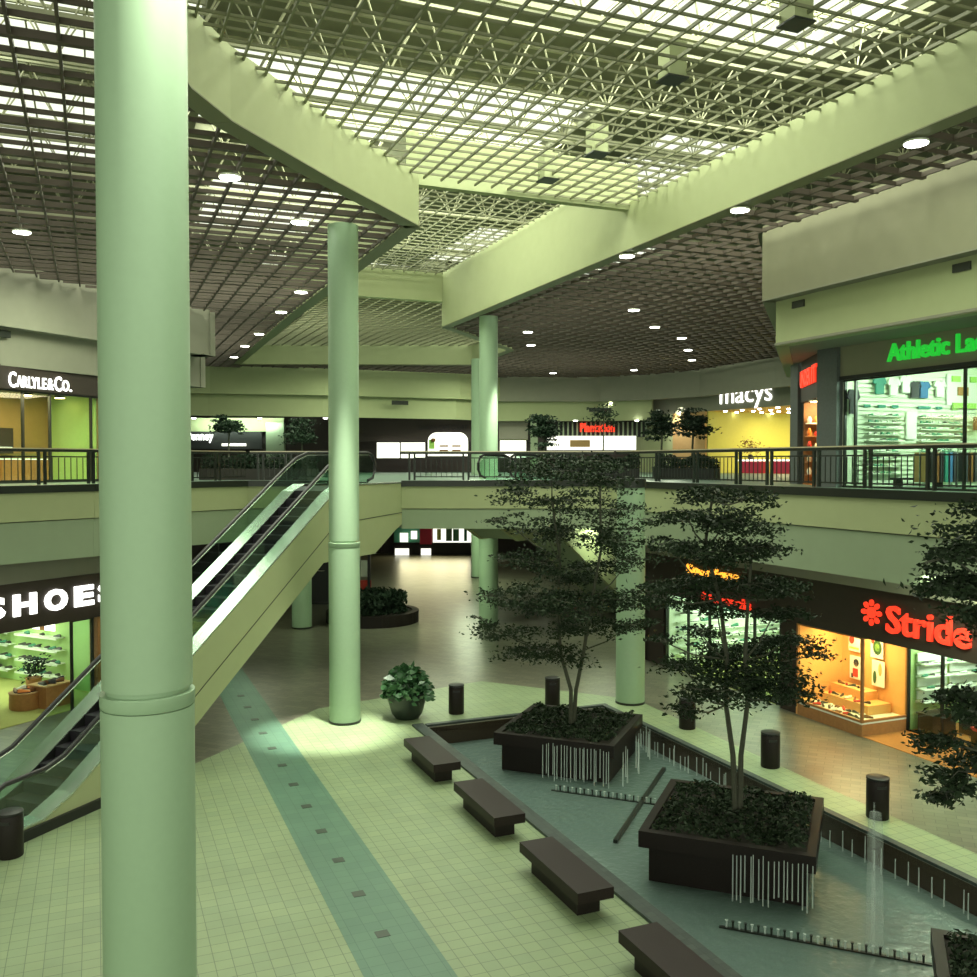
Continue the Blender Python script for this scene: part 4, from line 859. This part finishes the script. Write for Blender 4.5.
for s_, l, m in ((-1.0, 'long glass jewellery counter at the picture edge', 'brown_band'), (1.9, 'glass jewellery counter under the store sign', 'wood')):
    e = empty('jewellery_counter', (*CP(s_, 1.2), 5.4), l, 'counter'); a_ = math.atan2(dc.y, dc.x)
    MB().box(*CP(s_, 1.2), 5.75, 1.8, .6, .7, a_).build('cabinet', m, e); MB().box(*CP(s_, 1.2), 6.2, 1.8, .6, .2, a_).build('glass_case', 'glass', e); MB().box(*CP(s_, 1.2), 6.12, 1.7, .5, .03, a_).build('display_tray', 'board_lit', e)
e = empty('wall_cabinet', (*CP(1.4, 1.95), 6.2), 'dark wall cabinet with small red ornament inside the jewellery store', 'cabinet')
MB().wall(CP(.2, 1.95), CP(2.2, 1.95), 6.3, 7.1, .3).build('case', 'brown_band', e); MB().wall(CP(.3, 1.77), CP(2.1, 1.77), 6.45, 6.5, .06).build('shelf', 'board_lit', e); MB().lathe([(.06, 6.5), (.12, 6.62), (.04, 6.78)], *CP(1.5, 1.75), 12).build('ornament', 'red', e, True)
# ------------------------------------------------------------------ upper floor, athletic store
VA = 17.0
sof = [U(-3, 15.2), U(18.4, 15.2), (9.8, 31), (14, 31), (14, 27), U(18.6, 19.5), U(-3, 19.5)]
struct('ceiling_soffit', MB().prism(sof, 8.84, 8.9), 'wall_grey')
struct('wall_athletic_header', MB().wall(U(-3, VA), U(18.05, VA), 8.08, 8.84, .18, 0), 'wall_tan')
struct('trim_8', MB().wall(U(-3, VA-.02), U(18.05, VA-.02), 8.03, 8.12, .2, 0), 'black')
text('store_sign', 'Athletic Lady', .56, (*U(16.50, VA-.13), 8.34), mu, 'sign_green', .07, .012, fit=2.85, label='green lettered sign over the athletic store window')
struct('wall_corner_pier', MB().box(*U(18.37, 17.05), 7.12, .5, .68, 3.44, TH), 'grey_post')
p, q, d, n = room(U(9, VA), U(18.05, VA), 5.6, 5.4, 8.5, 'white', 'carpet_blue', 'athletic', backm='green_wall', ceil='white')
for i in range(5): tube_light(*U(10+1.8*i, VA+.35), 8.46, 1.3, TH+1.57, 'fluorescent ceiling panel of the athletic store', 'tube', .3, 'ceiling panels of the athletic store')
x, y = U(21.2, 17.8); light('AREA', 'rack_store_lamps', (x, y, 2.1), 120, (.9, 1, .85), U(23.3, 17.8)+(1.0,), shape='DISK', size=1.2)
x, y = U(15.0, 19.6); light('AREA', 'athletic_lamps', (x, y, 8.2), 230, (.80, 1, .80), U(17.9, 19.6)+(6.6,), shape='DISK', size=1.6)
mullions(U(9, VA), U(18.0, VA), 5.4, 8.04, (0, 3, 5.5, 8.6, 8.95), 'wide glass front of the athletic store behind the railing', .05)
UW = 17.93; vdir = (math.cos(TH), math.sin(TH))
def pv_(px): k = (px-488.5)/FPX; return (UW*math.sin(TH)+k*UW*math.cos(TH))/(math.cos(TH)-k*math.sin(TH))
sl = MB()
for k in range(26): sl.wall(U(UW+.02, 17.3), U(UW+.02, 22.4), 5.5+.113*k, 5.575+.113*k, .03)
sl.build('slatwall_board', 'white', label='white slatted display wall inside the athletic store', cat='display wall')
AR = ('shoe_green', 'shoe_dark', 'shoe_white', 'shoe_green', 'shoe_white')
rows = (7.17, 7.01, 6.86, 6.71, 6.56, 6.28, 6.10, 5.92, 5.74)
ORD.append('tenth')
for zi, z in enumerate(rows):
    for (pa, pb, tagw) in ((864, 900, 'closer to the slate pier'), (916, 966, 'closer to the picture edge')):
        va, vb = pv_(pa), pv_(pb); wall_shelf(U(UW-.08, va), U(UW-.08, vb), z, 'narrow shelf, %s row of the sports shoe display %s' % (ORD[zi], tagw), None, dep=.14)
        nn = int((vb-va)/.2)
        for i in range(nn):
            shoe(AR[(i*2+zi*3) % 5], (*U(UW-.1, va+.1+.2*i), z+.001), TH+math.pi/2+random.uniform(-.3, .3)+(math.pi if zi % 2 else 0), 'sports shoe in the %s row of the athletic store display' % ORD[zi], 'sports shoes in the %s row of the athletic store' % ORD[zi], .62)
def shirt(px, z, m, lab, w_=.3, h_=.42):
    x, y = U(UW-.06, pv_(px)); pts = [(-.5, .5), (-.15, .5), (0, .42), (.15, .5), (.5, .5), (.72, .18), (.52, .08), (.42, .2), (.42, -.5), (-.42, -.5), (-.42, .2), (-.52, .08), (-.72, .18)]
    r_ = Vector((*vdir, 0)); n_ = r_.cross(Vector((0, 0, 1))); mb = MB(); m_ = len(pts); c0_ = Vector((x, y, z))
    vs = [c0_+r_*a*w_+Vector((0, 0, b*h_)) for a, b in pts]; vs += [v_+n_*.05 for v_ in vs]; tr = tessellate_polygon([[Vector((a, b, 0)) for a, b in pts]])
    mb.add(vs, [(c2, b2, a2) for a2, b2, c2 in tr]+[(a2+m_, b2+m_, c2+m_) for a2, b2, c2 in tr]+[(k, (k+1) % m_, (k+1) % m_+m_, k+m_) for k in range(m_)]).build('shirt', m, label=lab, cat='shirt')
shirt(911, 7.86, 'navy', 'charcoal sports top hanging high on the white athletic store wall')
shirt(920, 7.86, 'blue', 'blue sports top hanging beside the charcoal one')
shirt(902, 7.98, 'cloth', 'white sports top hanging next to the charcoal one')
shirt(890, 7.9, 'cloth', 'white sports top hanging above the shoe rows near the slate pier')
shirt(850, 7.5, 'navy', 'dark outfit hanging by the corner of the athletic store', .28, .6)
shirt(876, 7.92, 'teal', 'green sports top hanging above the shoe rows near the slate pier')
shirt(936, 7.9, 'cloth', 'white sports top hanging between the blue one and the pale board')
for px, w_, m, l in ((862, .2, 'teal', 'small green card at the pier end over the sports shoes'), (876, .24, 'teal', 'small green card, second from the slate pier'), (890, .2, 'teal', 'small green card, third from the slate pier'), (916, .42, 'teal', 'long green card over the shoe rows'), (934, .2, 'teal', 'short green card next to the long one'), (950, .2, 'lime', 'lime green card at the end of the row')):
    MB().wall(U(UW-.04, pv_(px)), U(UW-.04, pv_(px)+w_), 7.38, 7.45, .03).build('shelf_card', m, label=l, cat='card')
e = empty('picture_board', (*U(UW-.04, pv_(959)), 7.3), 'pale board with lime blocks and a small gold picture on the athletic store wall', 'display board')
def blk(pa, pb, z0, z1, m, nm, o_=.1, par=None): return MB().wall(U(UW-o_, pv_(pa)), U(UW-o_, pv_(pb)), z0, z1, .04).build(nm, m, par or e)
bd_ = blk(944, 974, 7.5, 8.3, 'cloth', 'board', .04); blk(954, 964, 7.75, 7.97, 'wood', 'picture', .09, bd_); blk(949, 972, 7.42, 7.56, 'lime', 'block', .09, bd_); blk(948, 956, 8.1, 8.25, 'lime', 'block', .09, bd_); blk(966, 972, 8.1, 8.25, 'lime', 'block', .09, bd_)
MB().wall(U(UW-.05, pv_(904)), U(UW-.05, pv_(914)), 6.6, 7.3, .04).build('wall_banner', 'cloth', label='narrow white banner between the two shoe displays', cat='banner')
MB().wall(U(UW-.25, pv_(965.5)), U(UW-.25, pv_(969)), 6.85, 7.2, .08).build('price_post', 'shoe_brown', label='small dark brown upright card at the end of the shoe rows', cat='card')
def rack(u_, v_, cols, lab, L=1.0):
    x, y = U(u_, v_); e = empty('clothes_rack', (x, y, 5.4), lab, 'clothes rack'); r_ = Vector((*vdir, 0)); c_ = Vector((x, y, 0))
    for s_ in (-1, 1): MB().tube([c_+r_*s_*L/2+Vector((0, 0, 5.42)), c_+r_*s_*L/2+Vector((0, 0, 6.35))], .018, 6).build('upright', 'steel', e)
    MB().tube([c_-r_*L/2+Vector((0, 0, 6.33)), c_+r_*L/2+Vector((0, 0, 6.33))], .018, 6).build('bar', 'steel', e)
    for k in range(len(cols)):
        g = empty('garment', (*(c_+r_*(-L/2+L*(k+.5)/len(cols))).xy, 5.6), lab.split(' rack')[0]+' garment hanging on a rack in the athletic store', 'garment', 'garments on the %s rack' % lab.split()[0]); p_ = g.location
        MB().box(p_.x, p_.y, 5.9, .09, .38, .7, TH).build('cloth', cols[k], g); MB().tube([(p_.x, p_.y, 6.24), (p_.x, p_.y, 6.34)], .008, 4).build('hook', 'steel', g)
rack(16.4, 18.3, ['tan_wall', 'navy', 'shoe_brown', 'navy', 'teal', 'blue', 'navy'], 'tan and navy rack of clothes in the athletic store')
rack(16.4, 19.5, ['navy', 'shoe_brown', 'navy', 'shoe_brown', 'navy', 'navy'], 'brown and navy rack of clothes in the athletic store, at the picture edge')
e = empty('low_table', (*U(16.9, 18.3), 5.4), 'low dark table behind the athletic store glass', 'table'); MB().box(*U(16.9, 18.3), 5.62, 1.5, .3, .05, TH).build('table_top', 'black', e)
for s_ in (-.65, .65): MB().box(*U(16.9, 18.3+s_), 5.5, .05, .25, .2, TH).build('leg', 'black', e)
# ------------------------------------------------------------------ upper floor, corner shop with the red sign
k0, k1 = Vector((8.42, 23.85)), Vector((8.84, 26.65)); dk = (k1-k0).normalized(); KP = lambda s_, off=0.0: tuple(k0+dk*s_-Vector((-dk.y, dk.x))*off)
struct('wall_corner_header', MB().wall(KP(0), KP(2.83), 7.7, 8.84, .12, -.06), 'brown_band')
struct('wall_far_pier', MB().box(8.95, 27.1, 7.12, .34, .5, 3.44, .1), 'grey_post')
p, q, d, n = room(KP(.45, .05), KP(2.8, .05), 1.1, 5.4, 7.75, 'brown_band', 'carpet', 'corner_shop', backm='wood')
tube_light(*KP(1.6, .5), 7.7, .9, .1, 'warm lamp panel in the corner shop', 'tube_warm', .25)
text('store_sign', 'UNDER', .62, (*KP(2.72, -.03), 8.12), (-dk.x, -dk.y), 'sign_red', .05, .016, fit=1.5, label='red lettered sign of the corner shop, longer word')
text('store_sign', 'IT', .64, (*KP(1.05, -.03), 8.12), (-dk.x, -dk.y), 'sign_red', .05, .016, fit=.6, label='red lettered sign of the corner shop, shorter word next to the slate pier')
rnd = random.Random(5)
struct('wall_corner_shop_end', MB().wall(KP(2.72, .06), KP(2.72, 1.1), 5.4, 7.7, .04), 'wood')
x, y = KP(1.9, .5); light('AREA', 'corner_shop_lamp', (x, y, 7.6), 28, (1, .72, .35), (*KP(2.7, .5), 6.4), shape='DISK', size=.3)
for zi in range(5):
    z = 7.12-.36*zi; MB().wall(KP(2.56, .1), KP(2.56, 1.0), z-.03, z, .28).build('display_shelf', 'shoe_white' if zi == 0 else 'wood', label='shelf, %s of the corner shop with the red sign' % ORD[zi], cat='shelf')
    for i in range(5):
        x, y = KP(2.5, .18+.18*i); h_ = rnd.uniform(.12, .22)
        MB().lathe([(.05, z+.001), (.07, z+h_*.5), (.03, z+h_)], x, y, 10).build('ornament', ['shoe_white', 'orange', 'red', 'highlight_metal'][(i+zi) % 4], None, True, label='small ornament on the %s shelf of the corner shop' % ORD[zi], cat='ornament', group='ornaments on the %s shelf of the corner shop' % ORD[zi])
# ------------------------------------------------------------------ upper floor, department store with lower case sign
m0, m1 = Vector((16.9, 48.2)), Vector((11.0, 59.2)); dm = (m1-m0).normalized(); MP = lambda s_, off=0.0: tuple(m0+dm*s_+Vector((dm.y, -dm.x))*off)
ml = (m1-m0).length
struct('wall_department_header', MB().wall(MP(0, .5), MP(ml+4, .5), 9.1, 10.4, .14, 0), 'wall_grey')
struct('wall_department_tan', MB().wall(MP(9.08, .5), MP(12.1, .5), 5.4, 9.1, .14), 'tan_wall'); struct('wall_department_green', MB().wall(MP(12.1, .5), MP(ml+4, .5), 5.4, 9.1, .14), 'wall')
spot(*MP(11.3, -.3), 9.8, *MP(11.3, .4), 8.5, 600, 70)
text('store_sign', 'macys', 1.62, (*MP(7.75, .38), 9.44), (-dm.x, -dm.y), 'sign_white', .06, -.012, fit=4.1, label='white lower case sign of the far department store')
p, q, d, n = room(MP(.5, .6), MP(9.08, .6), 11, 5.4, 9.1, 'yellow_wall', 'carpet_green', 'department', backm='yellow_wall', ceil='tan_wall')
x, y = MP(5, 6); light('AREA', 'department_lamps', (x, y, 8.95), 620, (1, .84, .42), (x, y, 0), shape='RECTANGLE', size=6, size_y=4)
for i in range(6):
    for j in range(7):
        x, y = MP(1.2+1.4*i+.6*(j % 2), 1.2+1.45*j); MB().lathe([(.09, 9.03), (.12, 9.09)], x, y, 10).build('ceiling_spotlight', 'lamp', label='tiny bright ceiling spotlight in the yellow department store', cat='ceiling light', group='ceiling spotlights of the department store')
for s_, w_, l in ((6.0, 1.7, 'counter draped in crimson, farther one in the department store'), (3.3, 1.8, 'counter draped in crimson, closer one in the department store')):
    e = empty('sales_counter', (*MP(s_, 1.4), 5.4), l, 'counter'); a_ = math.atan2(dm.y, dm.x)
    MB().box(*MP(s_, 1.4), 5.75, w_, .7, .7, a_).build('cloth_front', 'pink', e); MB().box(*MP(s_, 1.4), 6.15, w_+.1, .8, .1, a_).build('top', 'board_lit', e)
MB().box(*MP(6.5, 11.2), 7.4, 4.4, .2, 1.4, math.atan2(dm.y, dm.x)).build('wall_panel_board', 'green_wall', label='lime panel on the back wall of the department store', cat='panel')
e = empty('display_ladder', (*MP(2.9, 2.2), 5.4), 'orange ladder-like display at the edge of the department store', 'display'); c_ = Vector((*MP(2.9, 2.2), 0)); r_ = Vector((*dm, 0))
for s_ in (-1, 1): MB().beam(c_+r_*s_*.55+Vector((0, 0, 5.42)), c_+r_*s_*.2+Vector((0, 0, 8.1)), .09).build('rail', 'orange', e)
for k in range(6): MB().beam(c_-r_*(.5-.055*k)+Vector((0, 0, 5.8+.4*k)), c_+r_*(.5-.055*k)+Vector((0, 0, 5.8+.4*k)), .07).build('rung', 'orange', e)
x, y = MP(6.3, 1.4); e = empty('flower_arrangement', (x, y, 6.21), 'bushy dried flower arrangement on the crimson counter', 'flowers'); MB().lathe([(.12, 6.21), (.18, 6.35), (.1, 6.5)], x, y, 12).build('vase', 'brown_band', e, True)
leaves('blossoms', 300, lambda r, n: np.array([x, y, 6.95])+r.normal(size=(n, 3))*np.array([.3, .3, .22]), .14, 'shoe_brown', e, seed=41)
# ------------------------------------------------------------------ far shop fronts of the upper floor
FB = MB()
for p, q in (((-33, 62.6), (12, 62.6)), ((12, 62.5), (13, 58.5))): FB.wall(p, q, 5.0, 10, .2)
struct('wall_far_shops', FB, 'brown_band')
def sheet(px0, px1, py0, py1, Y, th=.12):
    a, b = at(px0, py1, Y), at(px1, py0, Y); return MB().box((a.x+b.x)/2, Y, (a.z+b.z)/2, b.x-a.x, th, abs(b.z-a.z))
struct('wall_department_upper', sheet(150, 284, 418, 431.5, 61.5), 'wall')
struct('wall_department_pillars', MB().box(*at(273, 440, 61).xy, 7.0, .8, .5, 3.2).box(*at(282, 440, 61).xy, 7.0, .35, .5, 3.2).box(*at(534, 440, 60.5).xy, 7.2, .45, .45, 3.6), 'wall_cool')
sheet(150, 262, 432, 449, 61.3).build('storefront_screen', 'black', label='dark shop front with the white name sign, far across the hall', cat='shop front')
text('store_sign', 'JCPenney', .78, tuple(at(177, 440, 61.1)), (1, 0), 'sign_white', .05, .01, fit=2.35, label='white lettered sign far across the hall beside the closest column')
c_ = at(235, 421, 60.3); light('AREA', 'far_wall_fill', (c_.x, 60.3, 8.6), 170, (.8, 1, .8), (c_.x, 61.6, 8.2), shape='RECTANGLE', size=5.5, size_y=.4)  # added fill light without a fixture, brightens the pale wall band
sheet(222, 246, 443.5, 446, 60.9).build('lit_counter', 'board_lit', label='thin lit counter line in the dark far shop', cat='counter')
for (a, b, c, d_, l) in ((377, 399.5, 442.5, 458, 'white lit panel under the brown signboard, beside the tall column'), (401, 425, 442.5, 458, 'white lit panel under the brown signboard, next to the round-cornered board'), (500, 526, 440.5, 458, 'white lit panel just beyond the brightly lit column')):
    sheet(a, b, c, d_, 60.0).build('menu_lightbox', 'board_lit', label=l, cat='light box')
a = at(428, 456, 59.4); b = at(468, 432.5, 59.4); rr = .55; wd = b.x-a.x; top_ = b.z
prof2 = [(a.x, a.z), (b.x, a.z)]+[(b.x-rr+rr*math.cos(t), top_-rr+rr*math.sin(t)) for t in [k*math.pi/12 for k in range(7)]]+[(a.x+rr-rr*math.sin(t), top_-rr+rr*math.cos(t)) for t in [k*math.pi/12 for k in range(7)]]
e = empty('menu_board', ((a.x+b.x)/2, 59.4, a.z), 'white menu board with rounded top corners and small lettering', 'board')
fy = lambda aa, bb: (bb, aa)
MB().profile(prof2, 59.3, 59.45, fy).build('board', 'board_lit', e)
mb = MB(); mb.box(a.x+.25, 59.25, (a.z+top_)/2, .35, .06, top_-a.z-.9); mb.build('side_panel', 'lime', e)
for k in range(4): MB().box(a.x+1.0+.5*(k % 2)*1.6, 59.25, a.z+.35+.28*(k//2), .55, .03, .1).build('menu_line', 'shoe_brown', e)
MB().lathe([(.12, 7.35), (.16, 7.45), (.1, 7.55)], a.x+.35, 59.2, 10).build('ornament', 'shoe_brown', e)
text('store_sign', 'GARDEN CAFE COURT', .42, tuple(at(419, 430, 60.3)), (1, 0), 'sign_dark', .05, .008, fit=3.1, label='dark lettering hardly readable on the brown far signboard')
struct('wall_far_signboard', sheet(325, 472, 417, 441.5, 60.5), 'brown_band'); struct('wall_far_white', sheet(499, 528, 404, 440, 61.6), 'wall')
struct('wall_far_tan', sheet(499, 528, 421.5, 439, 61.4), 'wall_grey')
# slatted front with red sign
sf = empty('slatted_shop_front', (at(600, 430, 61).x, 61, 7.0), 'dark slatted shop front with bright window below, behind the tree tops', 'shop front')
sheet(556, 648, 421, 437, 61.6).build('backing', 'black', sf)
for k in range(20):
    px = 558+4.6*k; sheet(px, px+1.5, 422, 436.5, 61.2, .1).build('slat', 'wall_cool', sf)
sheet(547, 636, 436, 450, 60.9).build('window_band', 'board_lit', sf); sheet(570, 590, 440, 447, 60.7, .1).build('sign_box', 'tan_wall', sf)
text('store_sign', 'Plantation', .75, tuple(at(580, 431.5, 60.9)), (1, 0), 'sign_red', .06, .03, fit=2.25, label='red script sign on the slatted far shop front')
x0 = at(512, 404, 60.6); spot(x0.x, 60.7, 9.9, x0.x, 61.4, 8.2, 320, 75, (1, 1, .9), .3)
x0 = at(612, 404, 60); spot(x0.x, 60.2, 9.9, x0.x, 60.9, 9.3, 160, 110, (1, 1, .85), .6)
# small downlights under the far bulkhead
for k, px in enumerate((202, 266, 330, 573, 633, 660)):
    c_ = at(px, 417, 57.5 if px < 500 else 60.8); MB().lathe([(.1, 8.62), (.13, 8.68)], c_.x, c_.y-1.6, 10).build('ceiling_spotlight', 'lamp', label='tiny downlight under the edge of the far bulkhead', cat='ceiling light', group='tiny downlights of the far bulkhead')
# ------------------------------------------------------------------ upper floor greenery behind the railings
def hedge(p, q, w_, h_, lab, seed, n=1500):
    p, q = Vector(p), Vector(q); c_ = (p+q)/2; e = empty('hedge_planter', (c_.x, c_.y, 5.4), lab, 'planter')
    MB().wall(p, q, 5.4, 5.4+h_*.5, w_).build('box', 'black', e); L = (q-p).length; d_ = (q-p)/L; nn = Vector((-d_.y, d_.x))
    leaves('foliage', n, lambda r, k: np.stack([p.x+d_.x*(t := r.uniform(0, L, k))+nn.x*(s_ := r.uniform(-w_/2, w_/2, k)), p.y+d_.y*t+nn.y*s_, 5.4+h_*.5+r.uniform(0, .55, k)*h_*(1+.25*np.sin(t*5))], 1), .15, 'leaf2', e, seed=seed, flat=1.0)
hedge((-10.2, 34), (-6.2, 33.2), 1.1, .8, 'long dark hedge planter behind the rail, between the two tall columns', 51, 2600)
hedge((2.4, 33.5), (5.3, 33), 1.1, .8, 'dark hedge planter behind the rail, behind the taller tree', 52, 1800)
hedge((6.4, 35.5), (8.4, 34.6), 1.1, .8, 'dark hedge planter behind the rail, below the twin small trees', 53, 1500)
def small_tree(px, py, rpx, Y, lab, seed, sz=.17, n=1500, rz=.9):
    c_ = at(px, py, Y); r_ = rpx*Y/FPX; e = empty('potted_tree', (c_.x, Y, 5.4), lab, 'tree')
    MB().lathe([(.3, 5.4), (.38, 5.85), (.33, 5.85)], c_.x, Y, 16).build('tub', 'black', e, True)
    MB().tube([(c_.x, Y, 5.8), (c_.x+.05, Y, c_.z-r_*.5), (c_.x, Y, c_.z)], .05, 6, .02).build('trunk', 'bark', e, True)
    for s_ in (-1, 1): MB().tube([(c_.x+.03, Y, c_.z-r_*.7), (c_.x+s_*r_*.6, Y, c_.z+r_*.1)], .022, 5, .01).build('branch', 'bark', e, True)
    leaves('foliage', n, in_pads([(c_.x, Y, c_.z, r_, r_, r_*rz), (c_.x-r_*.4, Y, c_.z+r_*.3, r_*.6, r_*.6, r_*.6), (c_.x+r_*.45, Y, c_.z-r_*.1, r_*.6, r_*.6, r_*.5)], 42, .26), sz, 'leaf2', e, seed=seed)
small_tree(228, 425, 14, 46, 'small spreading dark tree in front of the far name sign', 61, rz=.45)
small_tree(301, 432, 14, 46, 'small bushy dark tree just beside the tall column, across the hall', 62)
small_tree(543, 430, 14, 44, 'dense dark small tree at the end of the slatted shop front', 63, n=2600, rz=1.7)
small_tree(603, 416, 13, 50, 'small sparse tree whose top covers the bright spot over the red script sign', 64, n=500)
small_tree(661, 424, 14, 38.5, 'small potted tree with round crown, farther from the department store', 65)
small_tree(692, 422, 15, 36, 'small potted tree with round crown, next to the yellow department store', 66)
# ------------------------------------------------------------------ far end of the lower floor
struct('wall_lower_far', MB().wall((-26, 64), (-7.1, 62.5), 0, 5, .2).wall((-7.1, 62.6), (26, 62.6), 0, 5, .2).wall((-26, 64), (-26, 30), 0, 5, .2).wall((-11.5, 40), (-26, 38), 0, 5, .2), 'brown_band')
fs = empty('lower_shop_front', (-3.4, 61.6, 0), 'brightly lit shop window far under the balcony, with brown base wall', 'shop front')
sheet(394, 474, 542.5, 557.5, 61.4, .4).build('base_wall', 'granite', fs)
sheet(420, 432, 524, 544, 61.3, .3).build('sign_panel', 'pink', fs, label='dull crimson pillar')
sheet(433, 474, 520, 542.5, 61.5, .1).build('lit_window', 'board_lit', fs); sheet(394, 420, 520, 544, 61.5, .1).build('dark_window', 'shoe_green', fs)
for (a, b, c, d_, m) in ((437, 441, 529, 540, 'yellow_wall'), (446, 452, 526, 541, 'leaf_broad'), (453, 459, 529, 541, 'shoe_green'), (464, 467, 525, 541, 'teal'), (400, 408, 533, 542, 'board_lit'), (411, 417, 531, 539, 'board_lit')):
    sheet(a, b, c, d_, 61.2, .1).build('window_display', m, fs)
for a, b in ((395, 409), (421, 431)): sheet(a, b, 548.5, 555.5, 61.15, .06).build('lit_sign', 'board_lit', fs)
light('AREA', 'lower_shop_glow', (-3.5, 60.6, 1.6), 130, (1, .9, .5), (-3.5, 40, .3), shape='RECTANGLE', size=4.5, size_y=2)
for (x, y) in ((-8, 31), (-3, 33), (2, 31), (6, 32), (-1, 40), (5, 42), (-5, 48), (3, 52), (-12, 26), (9.6, 12.5), (8.0, 16.8), (6.0, 21.0)):
    e = empty('ceiling_downlight', (x, y, 4.1), 'flat round downlight under the balcony', 'ceiling light', 'downlights under the balcony'); MB().lathe([(.17, 4.09), (.17, 4.13)], x, y, 16).build('housing', 'bronze', e); MB().lathe([(.15, 4.075), (.15, 4.088)], x, y, 16).build('lamp_disc', 'lamp', e)
for (x, y, e_) in ((-2, 33, 130), (4, 33, 110), (-1, 46, 220), (8.3, 16.5, 170), (-8, 32, 50)):
    light('AREA', 'balcony_downlights', (x, y, 4.0), e_, (.85, 1, .66), (x, y, 0), shape='DISK', size=1.2)
# light of the upper gallery
for (x, y, e_) in ((-11, 26, 260), (6.9, 16.4, 60), (0, 40, 500), (8, 44, 500), (-10, 44, 380), (0, 54, 480), (-8, 52, 150)):
    light('AREA', 'gallery_downlights', (x, y, 11.2), e_, (.90, 1, .72), (x, y, 0), shape='DISK', size=2.5)
